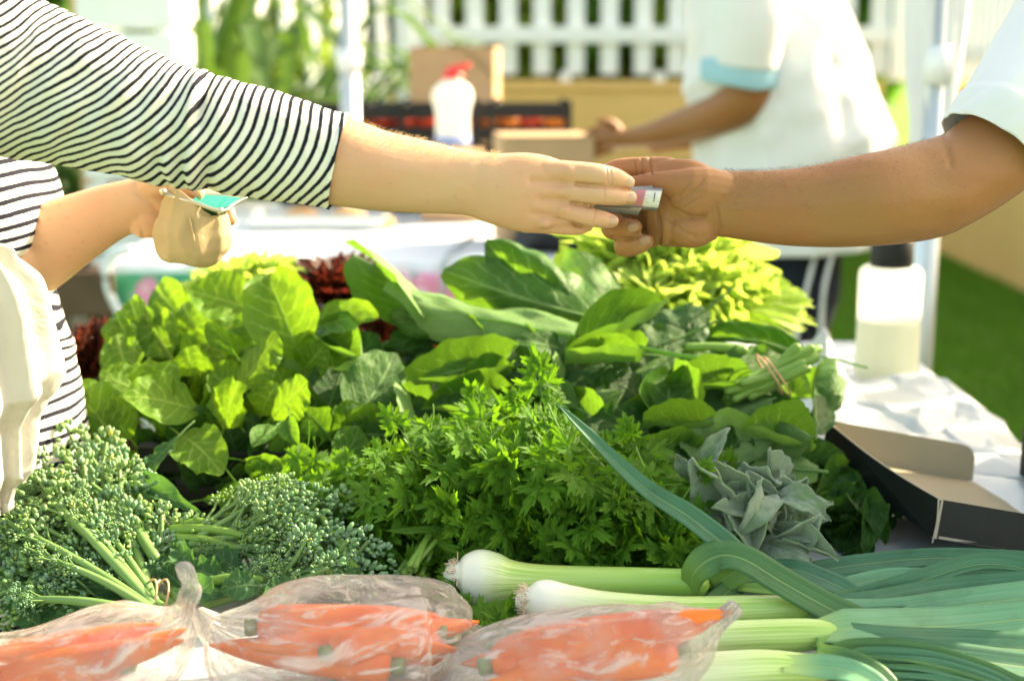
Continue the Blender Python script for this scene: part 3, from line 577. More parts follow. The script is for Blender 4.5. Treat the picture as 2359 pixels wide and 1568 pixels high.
v, f, u = loft([(xb, YB, .7, .16, .19), (xb, YB, .95, .15, .18), (xb, YB, 1.2, .13, .19), (xb, YB, 1.4, .09, .19), (xb, YB, 1.48, .05, .07)], 24, 24, (0, 1, 0)); g.add(v, f)
v, f, u = loft([(xb, YB-.02, 1.41, .06), (*H(1730, -60, -.20), .06)], 8, 14); g.add(v, f)
v, f, u = loft([(xb+.1, YB+.05, 1.4, .06), (xb+.12, YB+.24, 1.3, .055), (xb+.02, YB+.28, 1.1, .045), (xb-.2, YB+.26, 1.08, .035), (xb-.32, YB+.26, 1.07, .04, .02)], 24, 14); g.add(v, f)
for s in (-1, 1):
    v, f, u = loft([(xb+s*.09, YB, .8, .09), (xb+s*.1, YB, .45, .065), (xb+s*.1, YB, .08, .042)], 20, 16, (0, 1, 0)); g.add(v, f)
    v, f, u = loft([(xb+s*.1, YB+.06, .045, .036), (xb+s*.1-.05, YB-.06, .04, .04), (xb+s*.1-.1, YB-.15, .03, .03)], 12, 14); g.add(v, f)
V, Fc, N = remesh(g, .0055, 4); G().add(V, Fc).obj('body', M['skin_b'], Bm); hair(Bm, hc, fx, 1.06, M['hair_b'])
# shirt silhouette: close at the chest, flaring to the hem
rings = []
for py, l, r in ((-200, 1700, 1850), (-110, 1660, 1890), (0, 1592, 1915), (100, 1584, 1950), (190, 1596, 1982), (290, 1596, 2022), (400, 1604, 2048), (500, 1612, 2030), (566, 1640, 2000)):
    p = P((l+r)/2, py, YB); rings.append((p.x, YB, p.z, .12+.10*min(1, (py+200)/400), (r-l)/2*k))
v, f, u = loft(rings, 80, 110, (0, 1, 0), False)
v = [Vector(p)+Vector((p[0]-xb, p[1]-YB, 0)).normalized()*(.016*fbm(p, 6)+.020*(1-abs(noise.noise(Vector((p[0]*5, p[1]*5, p[2]*2.2)))))**4+.012*math.sin(11*math.atan2(p[1]-YB, p[0]-xb)+p[2]*3)*max(0, min(1, 1.45-p[2]))) for p in v]
G().add(v, f, u).obj('shirt', M['shirt_white'], Bm, solid=.002)
SB = [(1722, -80, -.20, 92, 85), (1722, 40, -.215, 90, 84), (1705, 150, -.205, 84, 80)]
v, f, u = loft([(*H(a, b, c), r*k, q*k) for a, b, c, r, q in SB], 34, 40, (0, -1, .3), False); v = [Vector(p)*(1)+Vector((fbm(p, 9)*.008, 0, 0)) for p in v]; G().add(v, f).obj('sleeve', M['shirt_white'], Bm, solid=.002)
v, f, u = loft([(*H(a, b, c), r*k, q*k) for a, b, c, r, q in ((1707, 128, -.206, 80, 83), (1705, 160, -.203, 82, 84), (1701, 192, -.20, 78, 80))], 14, 40, (0, -1, .3), False); v = [Vector(p)+Vector((fbm(p, 12)*.006, 0, fbm(p, 8)*.01)) for p in v]; G().add(v, f).obj('rolled_cuff', M['blue_lining'], Bm, solid=.003)
trousers(Bm, (xb+.02, YB), M['denim'], 1.05, .9, .17)
for x0, x1, z0 in ((1885, 1840, .82), (1925, 1900, .84)):     # loose apron strings
    p = P(x0, 560, YB-.19); g = G(); tube(g, [p, p+Vector((-.03, -.02, -.12)), p+Vector(((x1-x0)*k, -.01, -.28)), p+Vector(((x1-x0)*k*.8, .0, -.42))], .005, .009, 20, 8); g.obj('apron_string', M['shirt_white'], Bm)
g = G(); v, f, u = loft([(xb-.0, YB, .64, .185, .205), (xb-.0, YB, .8, .18, .2), (xb, YB, .92, .175, .195)], 20, 40, (0, 1, 0), False); 

# ================================================================== STALLS
TZ = .75; TX0, TX1, TY0, TY1 = -.45, .755, .95, 2.78
def table(label, x0, x1, y0, y1, z, cloth=None):
    o = thing('trestle_table', ((x0+x1)/2, (y0+y1)/2, 0), label, 'table')
    G().box(((x0+x1)/2, (y0+y1)/2, z-.02), (x1-x0, y1-y0, .03)).obj('tabletop', M['white_metal'], o, False, .006)
    for x in (x0+.08, x1-.08):
        for y in (y0+.1, y1-.1):
            g = G(); tube(g, [(x, y, 0), (x, y, z-.035)], .016, .016, 3, 10); g.obj('leg', M['grey_metal'], o)
    for y in (y0+.1, y1-.1):
        g = G(); tube(g, [(x0+.08, y, .25), (x1-.08, y, .25)], .011, .011, 3, 8); g.obj('stretcher', M['grey_metal'], o)
    return o
table('front market table holding the vegetables', TX0, TX1, TY0, TY1, TZ-.004)
# white plastic sheet draped over the front table, crumpled towards the far right corner
def drape(name, label, x0, x1, y0, y1, z, drop, mat, seed, amp=.004, nx=90, ny=90, cr_=None):
    V = []; UV = []; Fc = []; d = drop
    xs = [x0-.004]*0
    for j in range(ny):
        v = j/(ny-1); ly = v*((y1-y0)+2*d)-d
        for i in range(nx):
            u = i/(nx-1); lx = u*((x1-x0)+2*d)-d; X = x0+min(max(lx, 0), x1-x0); Y = y0+min(max(ly, 0), y1-y0); Z = z
            ox = lx-min(max(lx, 0), x1-x0); oy = ly-min(max(ly, 0), y1-y0); dr = max(abs(ox), abs(oy)); rip = 0
            if dr > 0: Z -= dr; rip = .008+.016*(dr/d)*(math.sin((lx if abs(oy) > abs(ox) else ly)*26+seed)+.5*math.sin((lx+ly)*47))
            X += math.copysign(abs(rip), ox) if abs(ox) > 0 and abs(ox) >= abs(oy) else 0; Y += math.copysign(abs(rip), oy) if abs(oy) > abs(ox) else 0
            w_ = noise.noise(Vector((X*7, Y*7, seed))); rd = (1-abs(w_))**4
            Z += max(0, amp*rd*(1 if dr == 0 else .2)) + (cr_(X, Y, dr) if cr_ else 0)
            V.append((X, Y, Z)); UV.append((u, v))
    for j in range(ny-1):
        for i in range(nx-1): Fc.append((j*nx+i, j*nx+i+1, (j+1)*nx+i+1, (j+1)*nx+i))
    return tag(G().add(V, Fc, UV).obj(name, mat, None), label, 'tablecloth')
_rc = random.Random(8); CREASE = [(_rc.uniform(0, 3.14), _rc.uniform(.35, .8), _rc.uniform(1.5, 2.6), _rc.uniform(.012, .05), _rc.uniform(.003, .010)*_rc.choice((1, 1, -1))) for _ in range(46)]
def creases(X, Y):
    z = 0
    for an, cx, cy, wd, am in CREASE:
        d = (X-cx)*math.cos(an)+(Y-cy)*math.sin(an)+.01*math.sin(20*((X-cx)*math.sin(an)-(Y-cy)*math.cos(an))); l = abs((X-cx)*math.sin(an)-(Y-cy)*math.cos(an)); z += am*max(0, 1-abs(d)/wd)*max(0, 1-l/.28)
    return z
def crump(X, Y, dr):
    if dr > 0: return 0
    t = max(0, min(1, (X-.30)/.2))*max(0, min(1, (Y-1.45)/.3)); n_ = abs(noise.noise(Vector((X*9, Y*6, 3)))); n2 = abs(noise.noise(Vector((X*22, Y*17, 7))))
    return t*(.006+.6*creases(X, Y))+.05*math.exp(-((X-.52)/.04)**2-((Y-2.22)/.07)**2)
M['sheet'] = plain('white_plastic_sheet', (.60, .63, .63), .34, .5, .03, 9, .1, .001, .2, (.6, .63, .63))
drape('table_sheet', 'crinkled white plastic sheet covering the front table', TX0, TX1, TY0, TY1, TZ, .30, M['sheet'], 1.0, .006, 220, 240, crump)

# ---- far stall
BY0, BY1 = 3.78, 5.35; BX0, BX1 = -1.1, .42; BZ = .775
table('far trestle table behind the greens with a white cover', BX0, BX1, BY0, BY1, BZ-.004)
o = drape('table_cover', 'plain white cover on the far table', BX0, BX1, BY0, BY1, BZ, .035, M['white_cloth'], 4.0, .004, 60, 60)
# floral oilcloth hanging below the white cover: one panel with printed flowers
a = NT('floral_oilcloth'); tc = a.obj(); vo = a.n('TexVoronoi', {'Vector': tc, 'Scale': 6.5, 'Randomness': .9}); vd = vo.outputs[0]; vc = a.n('SeparateColor', {0: vo.outputs[1]})
nz = a.noise(28, 3, tc, 1.5); dd = a.math('ADD', vd, a.math('MULTIPLY', a.math('SUBTRACT', nz, .5), .5))
c = a.mix(a.ramp(nz, .5, .7), (.05, .30, .14), (.10, .42, .22)); pk = a.mix(vc.outputs[0], (.62, .05, .16), (.80, .32, .52)); pk = a.mix(a.ramp(vc.outputs[1], .7, .75), pk, (.85, .30, .05))
pk = a.mix(a.ramp(nz, .45, .65), pk, (.86, .70, .76)); c = a.mix(a.ramp(dd, .58, .50), c, pk); c = a.mix(a.ramp(dd, .16, .10), c, (.8, .5, .05))
M['floral'] = a.end(a.bsdf(c, .35, .4))
V = []; Fc = []; nx, nz_ = 120, 14
for i in range(nx):
    t = i/(nx-1); x = BX0+.03+(BX1-BX0-.06)*t
    for j in range(nz_): V.append((x, BY0-.045-.012*j/nz_*math.sin(t*50)-.004*math.sin(t*130)*j/nz_, BZ-.025-.36*j/(nz_-1)))
for i in range(nx-1):
    for j in range(nz_-1): Fc.append((i*nz_+j, (i+1)*nz_+j, (i+1)*nz_+j+1, i*nz_+j+1))
tag(G().add(V, Fc).obj('floral_oilcloth', M['floral'], None, solid=.001), 'green oilcloth printed with pink flowers hanging in front of the far table', 'tablecloth')
# white bent tube of a folding chair at the left end of the far table
o = thing('folding_chair', (-1.25, 3.75, 0), 'folding chair with bent white tube at the left end of the far table', 'chair')
k = 3.7/F
for dx in (0, -.42):
    p = [P(a, b, 3.7)+Vector((dx, 0, 0)) for a, b in ((300, 575), (262, 588), (245, 625), (250, 670), (275, 720), (300, 760))]; p += [Vector((p[-1].x+.05, 3.7, .25)), Vector((p[-1].x+.12, 3.7, 0))]
    g = G(); tube(g, p, .0125, .0125, 50, 12); g.obj('frame_tube', M['white_metal'], o)
    g = G(); tube(g, [Vector((p[2].x+.10, 3.72, .62)), Vector((p[2].x-.02, 3.74, .35)), Vector((p[2].x-.12, 3.76, 0))], .0125, .0125, 20, 12); g.obj('leg', M['white_metal'], o)
G().box((P(262, 640, 3.7).x-.19, 3.72, .47), (.40, .3, .02)).obj('seat', M['trunk'], o, False, .008)
G().box((P(262, 640, 3.7).x-.21, 3.70, .70), (.42, .02, .12)).obj('backrest', M['trunk'], o, False, .008)
# brown sacks and crates on the grass behind the customer
M['sack'] = plain('brown_sacking', (.10, .065, .045), .9, .1, .4, 14, .5, .004); M['dark_crate'] = plain('weathered_crate_wood', (.16, .115, .08), .85, .2, .35, 10, .4)
for i, (px, py, Y, w_, h_, lab) in enumerate([(205, 640, 4.3, .30, .62, 'dark brown sack standing on the grass behind the forearm'), (165, 640, 4.9, .34, .66, 'brown sack further back beside the dark brown one')]):
    c = P(px, py, Y); g = G(); v, f, u = loft([(c.x, Y, 0, w_*.45), (c.x, Y, .08, w_*.55), (c.x+.02, Y, h_*.5, w_*.5), (c.x, Y, h_*.85, w_*.36), (c.x+.02, Y, h_*.93, w_*.16), (c.x+.03, Y, h_, w_*.24)], 40, 40, (0, 1, 0), True, lambda t, th: .10*math.sin(th*5+t*7)+.06*math.sin(th*9-t*5)); g.add(v, f)
    tag(g.obj('sack', M['sack']), lab, 'sack')
c = P(185, 700, 3.9); o = thing('sign_stake', (c.x, c.y, 0), 'grey wooden stake standing in the grass by the brown sacks', 'stake'); G().box((c.x, c.y, .33), (.045, .03, .66)).obj('stake_body', plain('grey_wood', (.32, .29, .25), .8), o, False, .003); G().box((c.x, c.y-.02, .55), (.12, .012, .05)).obj('crosspiece', M['dark_crate'], o, False, .002)

# black vegetable crates with fruit on the far table
def crate(label, c, d, mat, rz=0, nsl=3, name='crate', group=None):
    c = Vector(c); o = thing(name, c, label, 'crate', group); x, y, h = d; R = Matrix.Rotation(rz, 3, 'Z')
    def b(n_, p, s, bv=.002): G().box(c+R@Vector(p), s, rz=rz).obj(n_, mat, o, False, bv)
    b('base', (0, 0, .008), (x-.02, y-.02, .012))
    for sx in (-1, 1):
        for sy in (-1, 1): b('corner_post', (sx*(x/2-.012), sy*(y/2-.012), h/2), (.022, .022, h))
    for i in range(nsl):
        z = h*(i+.5)/nsl; t = h/nsl*.62
        for s in (-1, 1): b('slat', (0, s*(y/2-.005), z), (x-.05, .008, t)); b('slat', (s*(x/2-.005), 0, z), (.008, y-.05, t))
    return o
def place_on(px, Y, z): return (P(px, 400, Y).x, Y, z)
M['tomato'] = plain('tomato_skin', (.55, .045, .015), .22, .5, .15, 8, 0); M['mandarin'] = plain('orange_peel', (.75, .22, .02), .4, .4, .1, 20, .4)
M['calyx'] = plain('green_calyx', (.06, .13, .03), .6)
crs = [(800, 5.08, .44, .30, 'left black crate on the far table'), (1000, 5.10, .46, .30, 'middle black crate behind the white bottle'), (1200, 5.08, .34, .26, 'right black crate on the far table')]
rg = random.Random(9)
fruit = {}
for nm, mt in (('tomato', M['tomato']), ('mandarin', M['mandarin'])):
    g = G(); ellip(g, (0, 0, 0), (.036, .036, .031), 20, 12); g.v = [(x, y, z-(.006*math.exp(-(x*x+y*y)/.0001) if z > 0 else 0)) for x, y, z in g.v]
    for i in range(5):
        t = i*1.257; d = Vector((math.cos(t), math.sin(t), 0)); s = Vector((-d.y, d.x, 0)); L = .02 if nm == 'tomato' else .008
        g.add([Vector((0, 0, .027))-s*.003, Vector((0, 0, .027))+s*.003, d*L+Vector((0, 0, .031))], [(0, 1, 2)], mi=1)
    fruit[nm] = g.mesh(nm, [mt, M['calyx']])
cz = {}
for px, Y, x, y, lab in crs:
    for lv in range(1):
        p = place_on(px, Y, BZ+.007); h = P(px, 232, Y-.13).z-p[2]
        crate(lab, p, (x, y, h), M['black_plastic'], rg.uniform(-.05, .05), 5, 'crate', 'black crates on the far table')
    zt = p[2]+h
    # a false floor of packed fruit: everything shown near the rim
    for i in range(int(x/.075)):
        for j in range(3):
            nm = 'tomato' if rg.random() < .55 else 'mandarin'
            o = bpy.data.objects.new(nm, fruit[nm]); M4 = Matrix.Translation((p[0]-x/2+.06+i*.074+rg.uniform(-.004, .004), p[1]-y/2+.06+j*.072, zt-.075+rg.uniform(-.01, .01))) @ Matrix.Rotation(rg.uniform(0, 6), 4, 'Z') @ Matrix.Rotation(rg.uniform(-.4, .4), 4, 'X')
            link(o, None, M4); tag(o, '%s heaped in the %s' % ('red tomato' if nm == 'tomato' else 'orange mandarin', lab), nm, '%s in the %s' % ({'tomato': 'tomatoes', 'mandarin': 'mandarins'}[nm], lab))
    cz[px] = (p, zt, x, y)
    fl = G().box((p[0], p[1], zt-.115), (x-.06, y-.06, .012)); tag(fl.obj('crate_liner', M['card'], None, False), 'cardboard liner under the fruit in the %s' % lab, 'liner')
# cardboard boxes
def carton(label, c, d, rz, flaps=1):
    o = thing('cardboard_box', c, label, 'box'); x, y, h = d; R = Matrix.Rotation(rz, 3, 'Z'); c = Vector(c)
    for s in (-1, 1):
        G().box(c+R@Vector((0, s*(y/2-.003), h/2)), (x, .006, h), rz=rz).obj('panel', M['card'], o, False, .001); G().box(c+R@Vector((s*(x/2-.003), 0, h/2)), (.006, y-.013, h), rz=rz).obj('panel', M['card'], o, False, .001)
        if flaps: G().box(c+R@Vector((0, s*(y/4+.001), h+.004)), (x, y/2-.006, .005), rz=rz).obj('flap', M['card'], o, False, .001)
    G().box(c+R@Vector((0, 0, .004)), (x-.014, y-.014, .006), rz=rz).obj('bottom', M['card'], o, False)
    return o
# stack: box on the far crate, box with bright lid, box under the bottle
p = place_on(1050, 5.35, 0); c = P(1050, 112, 5.70); kk = 5.70/F
carton('tall cardboard box standing behind the white bottle', (c.x, 5.70, BZ+.0), (190*kk, .24, c.z-BZ), -.10); 
t2 = table('small back table under the tall cardboard box', -.75, .25, 5.45, 5.98, BZ-.006)
c = P(1250, 300, 4.15); carton('open cardboard box with sunlit lid in front of the black crates', (c.x, 4.15, BZ+.008), (205*4.15/F, .26, P(1250, 318, 4.02).z-BZ-.01), .12)
c = P(1043, 345, 4.75); carton('flat cardboard box carrying the white bottle', (c.x, 4.75, BZ+.008), (.20, .2, c.z-BZ-.016), 0); zb = c.z
# white bottle with red cap
M['milk'] = plain('white_bottle_plastic', (.80, .80, .76), .3, .5, .02, 10, 0, transl=.35, tcol=(.9, .88, .8)); M['red'] = plain('red_cap_plastic', (.70, .03, .02), .3, .5, .05, 10, 0); M['bluelab'] = plain('blue_label_print', (.25, .33, .62), .4)
o = thing('squeeze_bottle', (c.x, 4.75, zb), 'white plastic bottle with tilted red cap on the far stall', 'bottle'); r = 45*4.75/F; zs = 4.75/4.1
g = G(); lathe(g, (c.x, 4.75, zb), [(0, r*.8), (.006, r*.88), (.03, r*.9), (.10, r*.86), (.13, r*.9), (.155, r*1.02), (.175, r*1.06), (.20, r*.95), (.215, r*.7), (.225, r*.45), (.235, r*.4)], 28); g.obj('bottle_body', M['milk'], o)
g = G(); lathe(g, (c.x, 4.75, zb+.012), [(0, r*.905), (.035, r*.905)], 28); g.obj('label_band', M['bluelab'], o)
g = G(); lathe(g, (c.x, 4.75, zb+.232), [(0, r*.55), (.012, r*.55), (.018, r*.42), (.026, r*.3)], 20); g.obj('cap', M['red'], o)
g = G(); v, f, u = loft([(c.x-.01, 4.75, zb+.258, .012, .014), (c.x+.03, 4.75, zb+.268, .011, .013), (c.x+.055, 4.75, zb+.276, .008, .010)], 10, 14); g.add(v, f); g.obj('spout', M['red'], o)
# low dark bag, grey tray and brown bits on the white cover
M['dark_bag'] = plain('dark_grey_fabric', (.035, .035, .038), .8, .2, .3, 20, .4)
c = P(1290, 585, 3.95); g = G(); v, f, u = loft([(c.x-.12, 4.0, BZ+.01, .02, .10), (c.x-.06, 4.0, BZ+.05, .05, .13), (c.x+.05, 4.0, BZ+.055, .055, .13), (c.x+.16, 4.0, BZ+.04, .04, .12), (c.x+.21, 4.0, BZ+.02, .02, .08)], 30, 28, (0, 0, 1), True, lambda t, th: .08*math.sin(th*4+t*9)); g.add(v, f); tag(g.obj('cloth_bag', M['dark_bag']), 'dark grey cloth bag lying on the right of the far table', 'bag')
c = P(740, 490, 4.55); o = thing('tray', (c.x, 4.55, BZ), 'grey shallow tray with bread on the far table', 'tray'); G().box((c.x, 4.55, BZ+.016), (.42, .26, .012)).obj('tray_base', plain('grey_tray', (.30, .29, .27), .5), o, False, .003)
for s in (-1, 1): G().box((c.x, 4.55+s*.13, BZ+.03), (.43, .012, .04)).obj('tray_rim', M['grey_metal'], o, False, .003); G().box((c.x+s*.212, 4.55, BZ+.03), (.012, .246, .04)).obj('tray_rim', M['grey_metal'], o, False, .003)
M['crust'] = plain('bread_crust', (.50, .30, .13), .7, .2, .25, 30, .4, .003)
for i, (px, lab) in enumerate(((800, 'small bread roll at the right end of the grey tray'), (870, 'small bread roll beside the tray on the white cover'), (690, 'small bread roll at the left of the grey tray'))):
    c2 = P(px, 505, 4.45); g = G(); ellip(g, (c2.x, 4.5-.05*(i == 1), BZ+.045-(.022 if i == 1 else 0)), (.055, .035, .024), 20, 12); g.v = [tuple(Vector(q)+Vector((0, 0, .004*fbm(q, 30)))) for q in g.v]; tag(g.obj('bread_roll', M['crust']), lab, 'bread')
# cable hanging over the white cover
g = G(); tube(g, [P(1090, 535, 4.0).lerp(P(1090, 535, 4.0), 0)+Vector((0, 0, 0))] and [Vector((P(1100, 540, 4.3).x, 4.3, BZ+.013)), Vector((P(1060, 560, 4.0).x, 4.0, BZ+.013)), Vector((P(1030, 600, 3.8).x, 3.77, BZ+.012)), Vector((P(1020, 630, 3.72).x, 3.70, BZ-.05)), Vector((P(1018, 700, 3.72).x, 3.70, .45)), Vector((P(1018, 700, 3.72).x, 3.68, .006)), Vector((P(1060, 700, 3.72).x, 3.6, .006))], .006, .006, 60, 8)
tag(g.obj('cable', plain('grey_cable', (.30, .36, .36), .5)), 'grey cable hanging over the front of the far white table', 'cable')

# ---- things on the front table's right side
# clear squash bottle with black cap
c = PZ(2040, 872, TZ+.016); o = thing('water_bottle', (c.x, c.y, TZ), 'translucent bottle half full with a black cap on the white sheet', 'bottle'); Yb = c.y; k = Yb/F; r = 74*k; hb = P(2040, 612, Yb).z-c.z
a = NT('frosted_bottle'); gl = a.n('BsdfPrincipled', {'Base Color': (.93, .95, .90), 'Roughness': .35, 'Transmission Weight': .55, 'IOR': 1.2}).outputs[0]; tr = a.n('BsdfTranslucent', {0: (.92, .93, .86)}).outputs[0]
M['frost'] = a.end(a.n('MixShader', {0: .55, 1: gl, 2: tr}).outputs[0]); M['liquid'] = plain('cloudy_liquid', (.80, .82, .70), .3, .4, .02, 8, 0, transl=.5, tcol=(.9, .9, .78))
g = G(); lathe(g, c, [(0, r*.86), (.008, r*.96), (.02, r), (hb*.5, r*.98), (hb*.9, r), (hb*.96, r*.97), (hb*.99, r*.85), (hb, r*.6)], 40); g.obj('bottle_body', M['frost'], o)
g = G(); lathe(g, c+Vector((0, 0, .006)), [(0, r*.85), (.01, r*.92), (hb*.52, r*.93)], 32); g.obj('liquid', M['liquid'], o)
g = G(); lathe(g, c+Vector((0, 0, hb-.001)), [(0, r*.64), (.008, r*.66), (.045, r*.66), (.05, r*.6), (.051, r*.3), (.07, r*.28)], 32, disp=lambda t, th: .015*math.cos(th*24)); g.obj('cap', M['black_plastic'], o)
g = G(); v, f, u = loft([(c.x-.045, c.y, c.z+hb+.075, .012, .016), (c.x, c.y, c.z+hb+.08, .014, .02), (c.x+.05, c.y, c.z+hb+.076, .011, .014)], 12, 14); g.add(v, f); g.obj('nozzle', M['black_plastic'], o)
# cardboard lid, black outside and plain inside, leaning on the greens
M['kraft'] = plain('kraft_inside', (.34, .28, .18), .8, .2, .06, 30, .2); M['blackprint'] = plain('black_printed_card', (.007, .010, .009), .5, .25, .25, 40, .2); M['torn'] = plain('torn_paper_edge', (.34, .30, .24), .9, .1, .2, 60, .4)
LA = P(1903, 968, 1.80); LB = P(2168, 1152, 1.50); LAb = P(1895, 1052, 1.79); LBb = P(2152, 1240, 1.49); dC = Vector((.21, .035, -.045)); LC = LB+dC; LCb = LBb+dC
o = thing('box_lid', (LBb.x, LBb.y, TZ), 'shallow black cardboard lid with tan inside leaning on the greens', 'lid')
def slab(q, mats, name, parent, th=.003, mi=(0, 1)):
    q = [Vector(p) for p in q]; n_ = (q[1]-q[0]).cross(q[-1]-q[0]).normalized()*th; k_ = len(q); g = G(); g.add(q, [tuple(range(k_))], mi=mi[0]); g.add([p-n_ for p in q], [tuple(reversed(range(k_)))], mi=mi[1])
    for i in range(k_): j = (i+1) % k_; g.add([q[i], q[j], q[j]-n_, q[i]-n_], [(3, 2, 1, 0)], mi=2)
    return g.obj(name, mats, parent, False)
mm = [M['blackprint'], M['kraft'], M['torn']]
def subdiv_side(a, b, bb, ab, n=10, bow=.006):
    top = [a.lerp(b, i/n)+Vector((0, 0, -bow*math.sin(math.pi*i/n))) for i in range(n+1)]; return top+[bb, ab]
slab(list(reversed(subdiv_side(LA, LB, LBb, LAb))), mm, 'side_panel', o); slab(list(reversed([LB+Vector((.003, .002, 0)), LC, LCb, LBb+Vector((.003, .002, 0))])), mm, 'side_panel', o)
LD = LA+(LC-LB); LDb = LAb+(LCb-LBb)
slab([LAb+Vector((.004, -.006, .002)), LBb+Vector((.006, .002, .002)), LCb+Vector((0, .004, .002)), LDb+Vector((0, -.006, .002))], [M['kraft'], M['blackprint'], M['torn']], 'lid_base', o)
rc = [LD+(LDb-LD)*t+(LA-LD)*u for t, u in ((.0, .10), (.03, .055), (.12, .02), (.3, 0))]
slab([LAb+Vector((.004, .002, 0)), LDb+Vector((0, .001, 0))]+list(reversed(rc))+[LA+Vector((.004, .002, 0))], [M['kraft'], M['blackprint'], M['torn']], 'side_panel', o)
# staple and torn corner of the lid
g = G(); tube(g, [LB+Vector((-.004, -.004, .004)), LB.lerp(LBb, .5)+Vector((-.002, -.005, 0)), LBb+Vector((-.003, -.004, -.003))], .0012, .0009, 10, 6); g.obj('torn_edge', M['torn'], o)
# black crate end at the right edge of the picture, on the sheet
crate('black crate at the right edge behind the leeks', (P(2330, 1150, 1.75).x+.20, 1.76, TZ+.014), (.30, .20, .07), M['black_plastic'], .1, 3)

# crumpled white carrier bag heaped on the sheet between the greens and the bottle
V = []; Fc = []; nu_, nv_ = 140, 120
for i in range(nu_):
    for j in range(nv_):
        u, v = i/(nu_-1), j/(nv_-1); X = .45+.29*u+.02*math.sin(v*5); Y = 2.36-.52*v+.03*math.sin(u*4)
        e = min(1, min(u, 1-u, v, 1-v)*7); rd = noise.noise(Vector((X*7, Y*6, 2)))*.5+.5; r2 = (1-abs(noise.noise(Vector((X*13+3, Y*9, 5)))))**2
        z = .016+.100*math.exp(-((u-.16)/.10)**2-((v-.10)/.16)**2)+.012*math.exp(-((u-.75)/.25)**2-((v-.15)/.2)**2)+.008*rd+1.3*creases(X, Y)
        V.append((X+.01*noise.noise(Vector((u*9, v*9, 1))), Y, TZ+.012+z*e))
for i in range(nu_-1):
    for j in range(nv_-1): Fc.append((i*nv_+j, i*nv_+j+1, (i+1)*nv_+j+1, (i+1)*nv_+j))
tag(G().add(V, Fc).obj('plastic_bag', M['sheet'], None, solid=.0006), 'empty crumpled white plastic bag lying between the lid and the translucent bottle', 'bag')

# ================================================================== LEAVES
TIPS = {}
def leaf(name, mat, W=.55, prof=(.25, .85, 1.0, .8, .35, 0.03), lob=(0, 0), teeth=(0, 0), ruf=(0, 3, 2), curl=.5, cup=.2, fold=0, twist=0, seed=0, nu=17, nv=40, stem=.25, stemr=.012, tipcurl=0, rough=.02, edgecurl=0, crv=None):
    """one leaf of unit blade length along +Y, upper side +Z; outline, ruffles, fold and bend are all geometry"""
    rg = random.Random(seed); ph = [rg.uniform(0, 6.28) for _ in range(8)]; pr = np.array(prof); g = G(); V = []; UV = []; Fc = []
    def wid(v): return float(np.interp(v, np.linspace(0, 1, len(pr)), pr))
    ws = cr([(x, 0) for x in prof], 101)[:, 0]
    ys = [0.]; zs = [0.]; angs = [0.]; ang = -curl*.35
    for i in range(1, nv+1):
        v = i/nv; ang += (curl*(.6+.8*v)+tipcurl*max(0, v-.65)*6)/nv; ys.append(ys[-1]+math.cos(ang)/nv); zs.append(zs[-1]-math.sin(ang)/nv); angs.append(ang)
    side = rg.uniform(-.06, .06)
    for i in range(nv+1):
        v = i/nv; w0 = max(.004, ws[min(100, int(v*100))])*W/2
        for j in range(nu):
            u = j/(nu-1)*2-1; au = abs(u); s = 1 if u > 0 else -1; w_ = w0
            if lob[0]: w_ *= 1-lob[1]*(.5+.5*math.cos(2*math.pi*(v*lob[0]+ph[0 if s > 0 else 1]/6.28)))*(au**2)*min(1, (1-v)*5)
            if teeth[0]: w_ *= 1+teeth[1]*abs(((v*teeth[0]+ph[2 if s > 0 else 3]) % 1)-.5)*au**4
            x = u*w_; rr = ruf[0]*(au**ruf[2])*min(1, v*3+.1)
            a1 = 2*math.pi*ruf[1]*v*(1+.25*s)+ph[4 if s > 0 else 5]; z = rr*(math.sin(a1)+.55*math.sin(a1*2.3+1.3+ph[6]))
            x += s*rr*.35*math.cos(a1*1.3); yo = rr*.4*math.cos(a1+ph[7])
            z += cup*au*au*w_+fold*au*w_
            if edgecurl: z += edgecurl*max(0, au-.55)**2*W*4*(1 if s > 0 else .6); x -= s*abs(edgecurl)*max(0, au-.6)*.5*w_
            z += rough*fbm((x*6+seed*3.1, v*6, seed), 1, 3)
            if twist: ca, sa = math.cos(twist*v), math.sin(twist*v); x, z = x*ca-z*sa, x*sa+z*ca
            a = angs[i]; V.append((x+side*math.sin(v*3), ys[i]+yo*math.cos(a)+z*math.sin(a), zs[i]-yo*math.sin(a)+z*math.cos(a))); UV.append((u*.5+.5, v))
    for i in range(nv):
        for j in range(nu-1): Fc.append((i*nu+j, i*nu+j+1, (i+1)*nu+j+1, (i+1)*nu+j))
    g.add(V, Fc, UV)
    mid = [Vector(V[i*nu+nu//2])-Vector((0, 0, stemr*.35)) for i in range(0, int(nv*.8), 2)]
    if stem: mid = [Vector((0, -stem, -stem*.12)), Vector((0, -stem*.5, -stem*.03))]+mid
    if stemr: tube(g, mid, stemr, stemr*.15, len(mid)*2, 6, uv=(.5, .3))
    me = g.mesh(name, mat); TIPS[me.name] = (Vector(V[nv*nu+nu//2]), W); return me
